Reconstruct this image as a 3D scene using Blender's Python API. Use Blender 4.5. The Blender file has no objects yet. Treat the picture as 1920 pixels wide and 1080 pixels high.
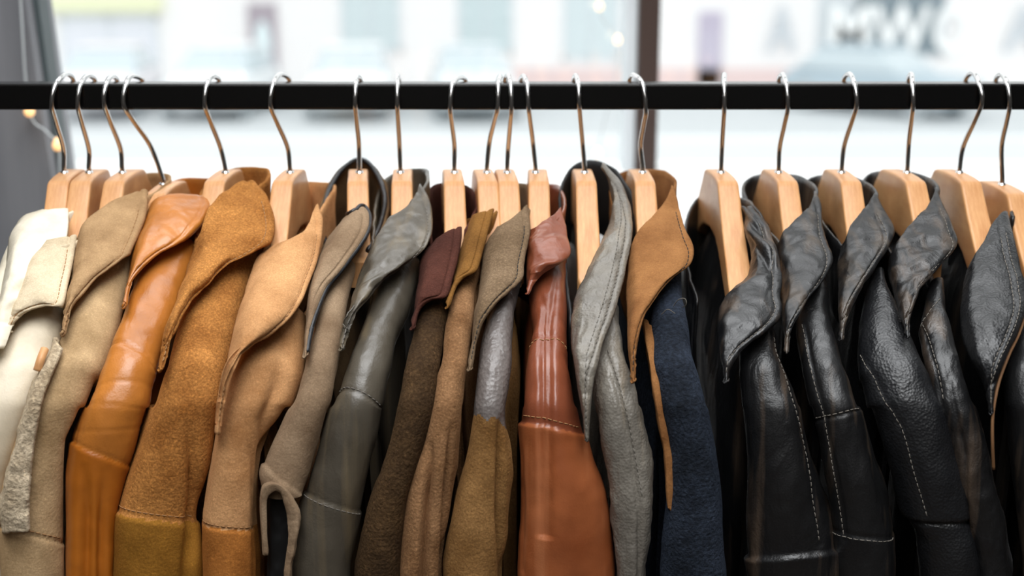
import bpy, math, random
import numpy as np
from mathutils import Vector, noise

random.seed(7)
scn = bpy.context.scene
COL = scn.collection

# ------------------------------------------------------------------ camera
F_PX = 2400.0
PITCH = math.radians(14.0)
CY, CZ = -1.05, 1.60
FW = np.array([0, math.cos(PITCH), -math.sin(PITCH)])
UP = np.array([0, math.sin(PITCH), math.cos(PITCH)])
CAM = np.array([0, CY, CZ])

def P(px, py, d):
    """photo pixel + real distance (world y) -> world point"""
    r = FW + np.array([(px - 960) / F_PX, 0, 0]) + UP * ((540 - py) / F_PX)
    t = (d - CY) / r[1]
    return CAM + r * t

def axial(y, z):
    return (y - CY) * FW[1] + (z - CZ) * FW[2]

cam = bpy.data.cameras.new('camera')
camo = bpy.data.objects.new('camera', cam)
COL.objects.link(camo)
camo.location = CAM
camo.rotation_euler = (math.pi / 2 - PITCH, 0, 0)
cam.sensor_width = 36
cam.lens = 36 * F_PX / 1920
cam.clip_end = 200
cam.dof.use_dof = True
cam.dof.focus_distance = 0.93
cam.dof.aperture_fstop = 3.6
scn.camera = camo
scn.view_settings.view_transform = 'Standard'
scn.view_settings.look = 'None'
scn.view_settings.gamma = 1
scn.view_settings.exposure = 0.0

# ------------------------------------------------------------------ materials
def lin(c):
    return tuple((v / 255 / 12.92) if v / 255 <= 0.04045 else ((v / 255 + 0.055) / 1.055) ** 2.4 for v in c) + (1,)

def new_mat(name):
    m = bpy.data.materials.new(name)
    m.use_nodes = True
    nt = m.node_tree
    b = nt.nodes['Principled BSDF']
    return m, nt, b

def N(nt, t, **kw):
    n = nt.nodes.new(t)
    for k, v in kw.items():
        if k in n.inputs.keys():
            n.inputs[k].default_value = v
        else:
            setattr(n, k, v)
    return n

def plain(name, c, rough=0.5, metal=0.0, spec=0.5, emit=None, es=0):
    m, nt, b = new_mat(name)
    b.inputs['Base Color'].default_value = lin(c)
    b.inputs['Roughness'].default_value = rough
    b.inputs['Metallic'].default_value = metal
    b.inputs['Specular IOR Level'].default_value = spec
    if emit:
        b.inputs['Emission Color'].default_value = lin(emit)
        b.inputs['Emission Strength'].default_value = es
    return m

def mottled(nt, b, c1, c2, scale, detail=4, lo=0.35, hi=0.65, stretch=None):
    tc = N(nt, 'ShaderNodeTexCoord')
    src = tc.outputs['Object']
    if stretch:
        mp = N(nt, 'ShaderNodeMapping')
        mp.inputs['Scale'].default_value = stretch
        nt.links.new(src, mp.inputs['Vector'])
        src = mp.outputs['Vector']
    n = N(nt, 'ShaderNodeTexNoise')
    n.inputs['Scale'].default_value = scale
    n.inputs['Detail'].default_value = detail
    n.inputs['Roughness'].default_value = 0.6
    nt.links.new(src, n.inputs['Vector'])
    r = N(nt, 'ShaderNodeValToRGB')
    r.color_ramp.elements[0].position = lo
    r.color_ramp.elements[0].color = lin(c1)
    r.color_ramp.elements[1].position = hi
    r.color_ramp.elements[1].color = lin(c2)
    nt.links.new(n.outputs['Fac'], r.inputs['Fac'])
    return tc, r

def suede(name, c, c2=None, fleck=0.35, sheen=0.25, grain=900, bump=0.35):
    m, nt, b = new_mat(name)
    c2 = c2 or tuple(min(255, int(v * 1.16 + 4)) for v in c)
    c1 = tuple(int(v * 0.86) for v in c)
    tc, r = mottled(nt, b, c1, c2, 26, 5, 0.32, 0.68)
    fn = N(nt, 'ShaderNodeTexNoise')
    fn.inputs['Scale'].default_value = grain
    fn.inputs['Detail'].default_value = 3
    nt.links.new(tc.outputs['Object'], fn.inputs['Vector'])
    fr = N(nt, 'ShaderNodeValToRGB')
    fr.color_ramp.elements[0].position = 0.42
    fr.color_ramp.elements[0].color = (0.62, 0.6, 0.58, 1)
    fr.color_ramp.elements[1].position = 0.74
    fr.color_ramp.elements[1].color = (1.55, 1.5, 1.4, 1)
    e = fr.color_ramp.elements.new(0.64)
    e.color = (1.0, 1.0, 1.0, 1)
    e = fr.color_ramp.elements.new(0.54)
    e.color = (0.85, 0.84, 0.83, 1)
    nt.links.new(fn.outputs['Fac'], fr.inputs['Fac'])
    mx = N(nt, 'ShaderNodeMixRGB', blend_type='MULTIPLY')
    mx.inputs[0].default_value = fleck * 1.6 if fleck < 0.6 else 1
    nt.links.new(r.outputs['Color'], mx.inputs[1])
    nt.links.new(fr.outputs['Color'], mx.inputs[2])
    nt.links.new(mx.outputs[0], b.inputs['Base Color'])
    b.inputs['Roughness'].default_value = 0.92
    b.inputs['Specular IOR Level'].default_value = 0.15
    b.inputs['Sheen Weight'].default_value = sheen
    b.inputs['Sheen Roughness'].default_value = 0.45
    b.inputs['Sheen Tint'].default_value = lin(c2)
    bp = N(nt, 'ShaderNodeBump')
    bp.inputs['Strength'].default_value = bump
    bp.inputs['Distance'].default_value = 0.0015
    n2 = N(nt, 'ShaderNodeTexNoise')
    n2.inputs['Scale'].default_value = 420
    n2.inputs['Detail'].default_value = 6
    nt.links.new(tc.outputs['Object'], n2.inputs['Vector'])
    nt.links.new(n2.outputs['Fac'], bp.inputs['Height'])
    nt.links.new(bp.outputs['Normal'], b.inputs['Normal'])
    return m

def leather(name, c, c2=None, rough=0.42, spec=0.5, pebble=0.25, pscale=700, wrinkle=0.35, wscale=70, stretch=(1, 1, 0.5), coat=0.0, rub=None):
    m, nt, b = new_mat(name)
    c2 = c2 or tuple(min(255, int(v * 1.18 + 3)) for v in c)
    c1 = tuple(int(v * 0.84) for v in c)
    tc, r = mottled(nt, b, c1, c2, 18, 6, 0.3, 0.7)
    colout = r.outputs['Color']
    if rub:   # worn streaks running down the hide
        mp = N(nt, 'ShaderNodeMapping')
        mp.inputs['Scale'].default_value = (90, 30, 5)
        nt.links.new(tc.outputs['Object'], mp.inputs['Vector'])
        sn = N(nt, 'ShaderNodeTexNoise')
        sn.inputs['Scale'].default_value = 1.0
        sn.inputs['Detail'].default_value = 4
        nt.links.new(mp.outputs['Vector'], sn.inputs['Vector'])
        sr = N(nt, 'ShaderNodeValToRGB')
        sr.color_ramp.elements[0].position = 0.5
        sr.color_ramp.elements[0].color = (0, 0, 0, 1)
        sr.color_ramp.elements[1].position = 0.72
        sr.color_ramp.elements[1].color = (0.75, 0.75, 0.75, 1)
        nt.links.new(sn.outputs['Fac'], sr.inputs['Fac'])
        mr = N(nt, 'ShaderNodeMixRGB')
        nt.links.new(sr.outputs['Color'], mr.inputs[0])
        nt.links.new(colout, mr.inputs[1])
        mr.inputs[2].default_value = lin(rub)
        colout = mr.outputs[0]
    nt.links.new(colout, b.inputs['Base Color'])
    b.inputs['Specular IOR Level'].default_value = spec
    b.inputs['Coat Weight'].default_value = coat
    b.inputs['Coat Roughness'].default_value = 0.25
    # roughness variation
    rn = N(nt, 'ShaderNodeMapRange')
    rn.inputs['To Min'].default_value = rough * 0.8
    rn.inputs['To Max'].default_value = rough * 1.25
    n0 = N(nt, 'ShaderNodeTexNoise')
    n0.inputs['Scale'].default_value = 45
    nt.links.new(tc.outputs['Object'], n0.inputs['Vector'])
    nt.links.new(n0.outputs['Fac'], rn.inputs['Value'])
    nt.links.new(rn.outputs['Result'], b.inputs['Roughness'])
    # soft creases
    mp = N(nt, 'ShaderNodeMapping')
    mp.inputs['Scale'].default_value = stretch
    nt.links.new(tc.outputs['Object'], mp.inputs['Vector'])
    w = N(nt, 'ShaderNodeTexNoise')
    w.inputs['Scale'].default_value = wscale
    w.inputs['Detail'].default_value = 5
    w.inputs['Distortion'].default_value = 0.8
    nt.links.new(mp.outputs['Vector'], w.inputs['Vector'])
    b1 = N(nt, 'ShaderNodeBump')
    b1.inputs['Strength'].default_value = wrinkle
    b1.inputs['Distance'].default_value = 0.004
    nt.links.new(w.outputs['Fac'], b1.inputs['Height'])
    # pebble grain
    v = N(nt, 'ShaderNodeTexVoronoi')
    v.inputs['Scale'].default_value = pscale
    nt.links.new(tc.outputs['Object'], v.inputs['Vector'])
    b2 = N(nt, 'ShaderNodeBump')
    b2.inputs['Strength'].default_value = pebble
    b2.inputs['Distance'].default_value = 0.0008
    nt.links.new(v.outputs['Distance'], b2.inputs['Height'])
    nt.links.new(b1.outputs['Normal'], b2.inputs['Normal'])
    nt.links.new(b2.outputs['Normal'], b.inputs['Normal'])
    return m

def wood_mat():
    m, nt, b = new_mat('pale_beech_wood')
    tc, r = mottled(nt, b, (190, 132, 82), (216, 164, 112), 1.0, 5, 0.3, 0.7, stretch=(260, 22, 60))
    nt.links.new(r.outputs['Color'], b.inputs['Base Color'])
    b.inputs['Roughness'].default_value = 0.5
    b.inputs['Specular IOR Level'].default_value = 0.3
    b.inputs['Coat Weight'].default_value = 0.25
    b.inputs['Coat Roughness'].default_value = 0.2
    return m

M = {}
M['wood'] = wood_mat()
M['chrome'] = plain('chromed_wire', (205, 205, 205), 0.16, 1.0)
M['rail'] = plain('black_painted_steel', (9, 9, 9), 0.24, 0.0, 0.5)
M['cream'] = leather('cream_leather', (226, 212, 184), (240, 230, 210), rough=0.5, pebble=0.1, wrinkle=0.25)
M['beige_suede'] = suede('beige_suede', (206, 184, 150), (226, 208, 178), 0.2)
M['beige_leather'] = leather('beige_smooth_hide', (216, 198, 168), (232, 218, 194), rough=0.55, pebble=0.1, wrinkle=0.2)
M['taupe_suede'] = suede('taupe_beige_suede', (162, 126, 88), (184, 150, 110), 0.25)
M['sand_suede'] = suede('sand_suede', (184, 150, 108), (206, 174, 132), 0.25)
M['tan_leather'] = leather('tan_leather', (178, 104, 36), (196, 122, 50), rough=0.33, pebble=0.1, wrinkle=0.3, wscale=40, coat=0.25)
M['tan_lower'] = leather('amber_leather', (176, 96, 20), (190, 110, 34), rough=0.36, pebble=0.05, wrinkle=0.1, wscale=30, coat=0.15)
M['golden_suede'] = suede('golden_brown_suede', (170, 108, 48), (198, 136, 72), 0.55, 0.3, 700, 0.6)
M['golden_lower'] = suede('olive_gold_suede', (150, 100, 32), (168, 116, 44), 0.35, 0.2)
M['camel_suede'] = suede('camel_suede', (192, 136, 84), (214, 162, 112), 0.3, 0.35)
M['camel_lower'] = suede('ginger_suede', (172, 104, 44), (196, 126, 60), 0.4, 0.3)
M['ash_suede'] = suede('ash_brown_suede', (134, 108, 82), (158, 134, 108), 0.3, 0.3)
M['ash_inner'] = suede('dark_umber_suede', (98, 74, 50), (116, 92, 64), 0.3, 0.2)
M['black_trim'] = leather('black_trim_leather', (26, 26, 28), rough=0.36, pebble=0.1)
M['olive_leather'] = leather('dark_olive_leather', (74, 67, 57), (90, 83, 72), rough=0.36, pebble=0.1, wrinkle=0.35, wscale=45, coat=0.2, rub=(112, 98, 76))
M['choco_suede'] = suede('chocolate_shearling', (60, 43, 26), (88, 66, 42), 0.6, 0.3, 500, 0.9)
M['maroon'] = suede('maroon_felt', (72, 38, 30), (86, 50, 40), 0.35, 0.15, 900, 0.6)
M['brown_suede'] = suede('warm_brown_suede', (132, 92, 58), (160, 120, 84), 0.45, 0.4, 700, 0.6)
M['ochre_suede'] = suede('ochre_suede', (122, 82, 36), (140, 98, 48), 0.35, 0.2)
M['stone_suede'] = suede('stone_brown_suede', (112, 90, 66), (134, 112, 88), 0.45, 0.3, 700, 0.5)
M['grey_patch'] = leather('rubbed_dark_leather', (92, 84, 80), (116, 108, 104), rough=0.36, pebble=0.5, pscale=380, wrinkle=0.6, coat=0.2)
M['hazel_suede'] = suede('hazel_suede', (132, 92, 48), (158, 118, 72), 0.4, 0.3, 700, 0.5)
M['cognac'] = leather('cognac_leather', (122, 60, 36), (138, 74, 48), rough=0.34, pebble=0.1, wrinkle=0.3, wscale=45, coat=0.25)
M['cognac_lower'] = leather('russet_leather', (148, 76, 38), (166, 94, 54), rough=0.38, pebble=0.1, wrinkle=0.15, wscale=30, coat=0.15, rub=(186, 118, 78))
M['grey_leather'] = leather('grey_leather', (108, 102, 93), (128, 122, 112), rough=0.42, pebble=0.4, pscale=520, wrinkle=0.5, coat=0.1, rub=(136, 122, 102))
M['lining'] = plain('black_lining', (16, 16, 17), 0.6)
M['russet_suede'] = suede('russet_suede', (136, 88, 48), (160, 112, 68), 0.25, 0.3)
M['navy_wool'] = suede('navy_wool', (29, 34, 44), (50, 58, 72), 0.75, 0.5, 380, 1.2)
BL = (12, 13, 15)
M['black_a'] = leather('black_creased_leather', BL, (19, 19, 20), rough=0.41, spec=0.65, pebble=0.15, wrinkle=0.6, wscale=48, rub=(92, 76, 62))
M['black_b'] = leather('black_smooth_leather', BL, (18, 18, 19), rough=0.41, spec=0.65, pebble=0.12, wrinkle=0.35, wscale=60, rub=(84, 70, 56))
M['black_c'] = leather('black_pebbled_leather', (14, 15, 17), (20, 21, 24), rough=0.41, spec=0.65, pebble=0.4, pscale=520, wrinkle=0.25)
M['thread_light'] = plain('grey_thread', (112, 106, 98), 0.8)
M['thread_dark'] = plain('black_thread', (20, 20, 20), 0.7)
M['thread_tan'] = plain('tan_thread', (160, 120, 78), 0.8)
M['edge_brown'] = plain('raw_leather_edge', (120, 84, 52), 0.7)
M['fleece'] = suede('pale_fleece', (196, 172, 138), (222, 204, 176), 0.5, 0.4, 420, 1.2)

# ------------------------------------------------------------------ mesh helpers
def link_mesh(name, verts, faces, mat, parent=None, origin=(0, 0, 0), smooth=True, mats=None, midx=None):
    me = bpy.data.meshes.new(name)
    o0 = np.array(origin, float)
    me.from_pydata([tuple(np.asarray(v, float) - o0) for v in verts], [], faces)
    for m_ in (mats or [mat]):
        me.materials.append(m_)
    if midx is not None:
        me.polygons.foreach_set('material_index', midx)
    if smooth:
        me.polygons.foreach_set('use_smooth', [True] * len(me.polygons))
    me.update()
    o = bpy.data.objects.new(name, me)
    COL.objects.link(o)
    if parent is not None:
        o.parent = parent
    else:
        o.location = origin
    return o

def tag(o, label=None, cat=None, group=None, kind=None):
    if label: o['label'] = label
    if cat: o['category'] = cat
    if group: o['group'] = group
    if kind: o['kind'] = kind
    return o

def empty(name, loc, label, cat, group=None):
    e = bpy.data.objects.new(name, None)
    e.empty_display_size = 0.02
    e.location = loc
    COL.objects.link(e)
    return tag(e, label, cat, group)

def crom(pts, n):
    """Catmull-Rom through pts (any dimension), n samples spaced by arc length"""
    p = np.array(pts, float)
    if len(p) == 2:
        t = np.linspace(0, 1, n)[:, None]
        return p[0] * (1 - t) + p[1] * t
    q = np.vstack([2 * p[0] - p[1], p, 2 * p[-1] - p[-2]])
    out = []
    for i in range(len(p) - 1):
        a, b, c, d = q[i:i + 4]
        for t in np.linspace(0, 1, 24, endpoint=False):
            out.append(0.5 * ((2 * b) + (-a + c) * t + (2 * a - 5 * b + 4 * c - d) * t * t + (-a + 3 * b - 3 * c + d) * t ** 3))
    out.append(p[-1])
    out = np.array(out)
    s = np.concatenate([[0], np.cumsum(np.linalg.norm(np.diff(out, axis=0), axis=1))])
    u = np.linspace(0, s[-1], n)
    return np.stack([np.interp(u, s, out[:, k]) for k in range(out.shape[1])], 1)

def tube(pts, r, seg=10, caps=True):
    pts = [np.asarray(p, float) for p in pts]
    n = len(pts)
    rr = r if hasattr(r, '__len__') else [r] * n
    verts, faces = [], []
    ref = None
    for i, p in enumerate(pts):
        t = pts[min(i + 1, n - 1)] - pts[max(i - 1, 0)]
        t = t / (np.linalg.norm(t) + 1e-12)
        if ref is None:
            ref = np.cross(t, [1, 0, 0]) if abs(t[0]) < 0.9 else np.cross(t, [0, 1, 0])
        ref = ref - t * np.dot(ref, t)
        ref /= np.linalg.norm(ref) + 1e-12
        b = np.cross(t, ref)
        for k in range(seg):
            a = 2 * math.pi * k / seg
            verts.append(p + rr[i] * (ref * math.cos(a) + b * math.sin(a)))
    for i in range(n - 1):
        for k in range(seg):
            faces.append((i * seg + k, i * seg + (k + 1) % seg, (i + 1) * seg + (k + 1) % seg, (i + 1) * seg + k))
    if caps:
        faces.append(tuple(range(seg))[::-1])
        faces.append(tuple((n - 1) * seg + k for k in range(seg)))
    return verts, faces

def join(parts):
    V, Fc = [], []
    for v, f in parts:
        o = len(V)
        V += list(v)
        Fc += [tuple(i + o for i in q) for q in f]
    return V, Fc

def box(x0, x1, y0, y1, z0, z1):
    v = [(x, y, z) for x in (x0, x1) for y in (y0, y1) for z in (z0, z1)]
    f = [(0, 1, 3, 2), (4, 6, 7, 5), (0, 4, 5, 1), (2, 3, 7, 6), (0, 2, 6, 4), (1, 5, 7, 3)]
    return v, f

def bevel(o, w=0.003, seg=2):
    m = o.modifiers.new('bevel', 'BEVEL')
    m.width = w
    m.segments = seg
    m.limit_method = 'ANGLE'
    return o

def normals(G, wrap=False):
    du = np.gradient(G, axis=1)
    dv = np.gradient(G, axis=0)
    n = np.cross(du, dv)
    n /= np.linalg.norm(n, axis=2, keepdims=True) + 1e-12
    return n

def grid_faces(nv, nu, wrap=False):
    f = []
    for i in range(nv - 1):
        for j in range(nu if wrap else nu - 1):
            j2 = (j + 1) % nu
            f.append((i * nu + j, i * nu + j2, (i + 1) * nu + j2, (i + 1) * nu + j))
    return f

def fbm(x, y, z, o=3):
    return noise.fractal(Vector((x, y, z)), 1.0, 2.0, o)

DEP = np.array([(280, 0.02), (330, 0.0), (350, -0.014), (400, -0.048), (440, -0.074), (500, -0.106), (560, -0.138), (600, -0.158), (680, -0.190), (760, -0.207), (900, -0.216), (1080, -0.22), (3000, -0.22)])
_dp = np.linspace(280, 3000, 1361)
_dv = np.interp(_dp, DEP[:, 0], DEP[:, 1])
_k = np.hanning(31); _k /= _k.sum()
_dv = np.convolve(np.pad(_dv, 15, 'edge'), _k, 'valid')
def D0(py):
    return float(np.interp(py, _dp, _dv))

def stitches(path, norms, r=0.00034, ln=0.0028, gap=0.0016, lift=0.0002):
    path = np.array(path); norms = np.array(norms)
    s = np.concatenate([[0], np.cumsum(np.linalg.norm(np.diff(path, axis=0), axis=1))])
    def at(t, A):
        return np.array([np.interp(t, s, A[:, k]) for k in range(3)])
    out = []
    t = 0.0
    while t + ln < s[-1]:
        a, m, b = at(t, path), at(t + ln / 2, path), at(t + ln, path)
        n = at(t + ln / 2, norms)
        out.append(tube([a - n * r * 0.6, a + n * lift, m + n * (lift + r * 0.6), b + n * lift, b - n * r * 0.6], r, 5))
        t += ln + gap
    return out

# ------------------------------------------------------------------ collar leaf: surface between two traced edges
def leaf_grid(L, R, T=None, off=0.0, bulge=0.014, nv=90, nu=36, seed=0, wr=0.0015, wscale=(30, 30, 18), hem=True, hemu=0.86, folds=(), dfn=None, curl=0.016, rg=0.0, rs=42):
    Lc, Rc = crom(L, nv), crom(R, nv)
    Tc = crom(T, nu) if T else None
    for i in range(nv):
        dlt = Rc[i] - Lc[i]
        ln_ = np.linalg.norm(dlt)
        if ln_ < 11:
            m_ = (Rc[i] + Lc[i]) / 2
            dr = (dlt / ln_ if ln_ > 3 else np.array([1.0, 0.15]))
            if dr[0] < 0: dr = -dr
            Lc[i], Rc[i] = m_ - dr * 5.5, m_ + dr * 5.5
    G = np.zeros((nv, nu, 3))
    for i in range(nv):
        v = i / (nv - 1)
        for j in range(nu):
            u = j / (nu - 1)
            p = Lc[i] * (1 - u) + Rc[i] * u
            if Tc is not None:
                lin_ = Lc[0] * (1 - u) + Rc[0] * u
                p = p + (Tc[j] - lin_) * (1 - v) ** 2
            d = (dfn or D0)(p[1]) + off
            ku = 2 * skew_of(p[0])
            us = u ** (1 + 0.45 * ku) if ku < 0 else 1 - (1 - u) ** (1 - 0.45 * ku)
            prof = math.sin(math.pi * min(1, max(0, 0.10 + 0.82 * us))) ** 0.75
            d -= bulge * min(1, np.linalg.norm(Rc[i] - Lc[i]) / 55 + 0.25) * prof * (0.45 + 0.55 * math.sin(math.pi * min(1, v * 1.05 + 0.12)) ** 0.6 if v < 0.85 else 0.6)
            d += curl * max(0, 1 - u / 0.22) ** 2
            G[i, j] = P(p[0], p[1], d)
    n = normals(G)
    if n[nv // 2, nu // 2, 1] > 0: n = -n
    for i in range(nv):
        v = i / (nv - 1)
        wdt = np.linalg.norm(Rc[i] - Lc[i]) + 1e-3
        nar = min(1, wdt / 45)
        for j in range(nu):
            u = j / (nu - 1)
            q = G[i, j]
            dsp = nar * wr * fbm(q[0] * wscale[0] + seed * 7.1, q[1] * wscale[1], q[2] * wscale[2] + seed, 4)
            if rg:
                w_ = Vector((q[0] * rs + seed * 5, q[1] * rs, q[2] * rs * 0.8))
                w_ = w_ + 0.6 * noise.noise_vector(w_ * 0.7)
                dsp += nar * rg * min(1, (1 - u) / 0.25) * min(1, u / 0.12 + 0.2) * min(1, (1 - v) / 0.2) * (0.28 - abs(noise.noise(w_)) - 0.45 * abs(noise.noise(w_ * 2.1))) * 1.6
            if hem:
                e = (1 - u) * wdt          # px from the hem edge
                he = (1 - hemu) * 100
                dsp += nar * 0.0009 / (1 + math.exp((e - he) / 1.2)) - nar * 0.0014 * math.exp(-((e - he) / 2.2) ** 2)
                dsp -= nar * 0.0016 * math.exp(-(e / 2.5) ** 2)
            for (fu0, fv0, fu1, fv1, wd, dep) in folds:
                ax, ay = fu1 - fu0, fv1 - fv0
                t = max(0, min(1, ((u - fu0) * ax + (v - fv0) * ay) / (ax * ax + ay * ay)))
                dd = math.hypot(u - fu0 - ax * t, v - fv0 - ay * t)
                dsp += dep * math.exp(-(dd / wd) ** 2) * math.sin(math.pi * (0.15 + 0.7 * t))
            G[i, j] = q + n[i, j] * dsp
    return G, n, Lc, Rc

def solid_grid(name, G, mat, parent, origin, th=0.003, n=None):
    """sheet with thickness and rounded rim, extruded away from the camera"""
    nv, nu = G.shape[:2]
    if n is None:
        n = normals(G)
        if n[nv // 2, nu // 2, 1] > 0: n = -n
    Bk = G - n * th
    V = list(G.reshape(-1, 3)) + list(Bk.reshape(-1, 3))
    K = nv * nu
    f = grid_faces(nv, nu)
    faces = [q[::-1] for q in f] + [tuple(i + K for i in q) for q in f]
    # rim: an extra middle loop pushed outwards
    rim = [(0, j) for j in range(nu)] + [(i, nu - 1) for i in range(1, nv)] + [(nv - 1, j) for j in range(nu - 2, -1, -1)] + [(i, 0) for i in range(nv - 2, 0, -1)]
    base = len(V)
    m = len(rim)
    for k, (i, j) in enumerate(rim):
        ii = 1 if i == 0 else (nv - 2 if i == nv - 1 else i)
        jj = 1 if j == 0 else (nu - 2 if j == nu - 1 else j)
        out = G[i, j] - G[ii, jj]
        out = out / (np.linalg.norm(out) + 1e-9)
        V.append((G[i, j] + Bk[i, j]) / 2 + out * th * 0.4)
    for k in range(m):
        k2 = (k + 1) % m
        a = rim[k][0] * nu + rim[k][1]
        b = rim[k2][0] * nu + rim[k2][1]
        faces.append((a, b, base + k2, base + k))
        faces.append((base + k, base + k2, b + K, a + K))
    return link_mesh(name, V, faces, mat, parent, origin)

# ------------------------------------------------------------------ sleeve: tube through traced stations
def skew_of(px):
    return max(-0.42, min(0.42, 0.5 * (px - 960) / 960))
def skew_fwd(s, k):
    return s + k * (1 - s * s)
def skew_inv(t, k):
    if abs(k) < 1e-3: return t
    return (1 - math.sqrt(max(0, 1 - 4 * k * (t - k)))) / (2 * k)

def sleeve_grid(st, off=0.0, rz=0.022, seed=0, wr=0.0012, wscale=(28, 28, 14), seams=(), vseams=(), creases=(), nrow=150, ncol=72, last=1850, flat=0.0, drift=0):
    st = list(st)
    pys = [s[0] for s in st]
    if last and pys[-1] < last:
        c = (st[-1][1] + st[-1][2]) / 2 + drift
        h = (st[-1][2] - st[-1][1]) / 2
        st.append((last, c - h * 1.0, c + h * 1.0))
    A = np.array(st, float)
    y0, y1 = A[0, 0], A[-1, 0]
    yv = np.concatenate([np.linspace(y0, min(1100, y1), nrow), np.linspace(1112, y1, 24) if y1 > 1150 else np.array([])])
    from_x = lambda col: np.interp(yv, A[:, 0], A[:, col])
    xl, xr = from_x(1), from_x(2)
    k = np.hanning(13); k /= k.sum()
    xl = np.convolve(np.pad(xl, 6, 'edge'), k, 'valid'); xr = np.convolve(np.pad(xr, 6, 'edge'), k, 'valid')
    nr = len(yv)
    spine = np.array([P(960, y, D0(y) + off) for y in yv])
    tg = np.gradient(spine, axis=0)
    kk0 = skew_of((A[len(A) // 2, 1] + A[len(A) // 2, 2]) / 2)
    G = np.zeros((nr, ncol, 3))
    AA = np.linspace(-math.pi, math.pi, ncol, endpoint=False)
    for i in range(nr):
        t = tg[i] / np.linalg.norm(tg[i])
        B = np.array([0, -t[2], t[1]])
        if B[1] < 0: B = -B
        B[1] = max(B[1], 0.55); B /= np.linalg.norm(B)
        hw = (xr[i] - xl[i]) / 2 / F_PX * 0.9
        rzz = min(rz * (1 + 0.5 * abs(kk0)), max(0.010, hw * 1.25))
        kk = kk0
        for j, a in enumerate(AA):
            ca, sa = math.cos(a), math.sin(a)
            q = spine[i] + B * rzz * (1 - (abs(ca) ** (0.85 - flat)) * (1 if ca > 0 else -1))
            s = (1 if sa > 0 else -1) * abs(sa) ** 0.95
            px = xl[i] + (xr[i] - xl[i]) * (skew_fwd(s, kk) + 1) / 2
            G[i, j] = (((px - 960) / F_PX) * axial(q[1], q[2]), q[1], q[2])
    Gw = np.concatenate([G[:, -1:], G, G[:, :1]], 1)
    n = normals(Gw)[:, 1:-1]
    if n[nr // 2, ncol // 2, 1] > 0: n = -n
    for i in range(nr):
        for j, a in enumerate(AA):
            q = G[i, j]
            dsp = wr * fbm(q[0] * wscale[0] + seed * 3.3, q[1] * wscale[1], q[2] * wscale[2] + seed, 4)
            if abs(a) < 1.9:
                for sm in seams:
                    s0, arc, tilt, step, groove = sm[:5]
                    de = yv[i] - (s0 + arc * (1 - math.cos(a)) + tilt * math.sin(a))
                    dsp += step / (1 + math.exp(-max(-30, min(30, de / 1.5)))) * math.exp(-max(0, de) / 60) - groove * math.exp(-(de / 3.0) ** 2)
                px = xl[i] + (xr[i] - xl[i]) * (skew_fwd(math.sin(a), kk0) + 1) / 2
                for pl, wd, dep in list(vseams) + list(creases):
                    if pl[0][1] - 15 <= yv[i] <= pl[-1][1] + 400:
                        x = np.interp(yv[i], [p[1] for p in pl], [p[0] for p in pl])
                        fade = min(1, max(0, (yv[i] - pl[0][1] + 15) / (110 if wd > 3.5 else 40))) if yv[i] < pl[-1][1] + 10 or (pl, wd, dep) in creases else 0
                        dsp -= dep * fade * math.exp(-((px - x) / wd) ** 2)
            G[i, j] = q + n[i, j] * dsp
    sleeve_grid.k = kk0
    return G, n, yv, xl, xr, AA

def surf_path(G, n, yv, xl, xr, AA, pts):
    """pts: list of (px,py) on the sleeve front -> 3d path"""
    out, nn = [], []
    for px, py in pts:
        i = np.interp(py, yv, np.arange(len(yv)))
        w = np.interp(py, yv, xl), np.interp(py, yv, xr)
        s = max(-0.999, min(0.999, 2 * (px - w[0]) / (w[1] - w[0]) - 1))
        a = math.asin(max(-1, min(1, skew_inv(s, sleeve_grid.k))))
        j = (a + math.pi) / (2 * math.pi) * len(AA)
        i0, j0 = int(i), int(j)
        i0 = min(i0, G.shape[0] - 2)
        fi, fj = i - i0, j - j0
        j1 = (j0 + 1) % G.shape[1]
        f = lambda Q: (Q[i0, j0] * (1 - fj) + Q[i0, j1] * fj) * (1 - fi) + (Q[i0 + 1, j0] * (1 - fj) + Q[i0 + 1, j1] * fj) * fi
        out.append(f(G)); nn.append(f(n))
    return out, nn

def arm_top(d):
    return float(np.interp(abs(d), [0, 0.018, 0.030, 0.0345, 0.036, 0.055, 0.075, 0.106, 0.158, 0.172, 0.215], [0, -0.0005, -0.0016, -0.0026, -0.0046, -0.025, -0.044, -0.071, -0.108, -0.120, -0.145]))
def arm_bot(d):
    return float(np.interp(abs(d), [0, 0.03, 0.05, 0.08, 0.12, 0.16, 0.172, 0.215], [-0.046, -0.049, -0.057, -0.076, -0.103, -0.130, -0.132, -0.165]))
ZH = 1.4365

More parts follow.
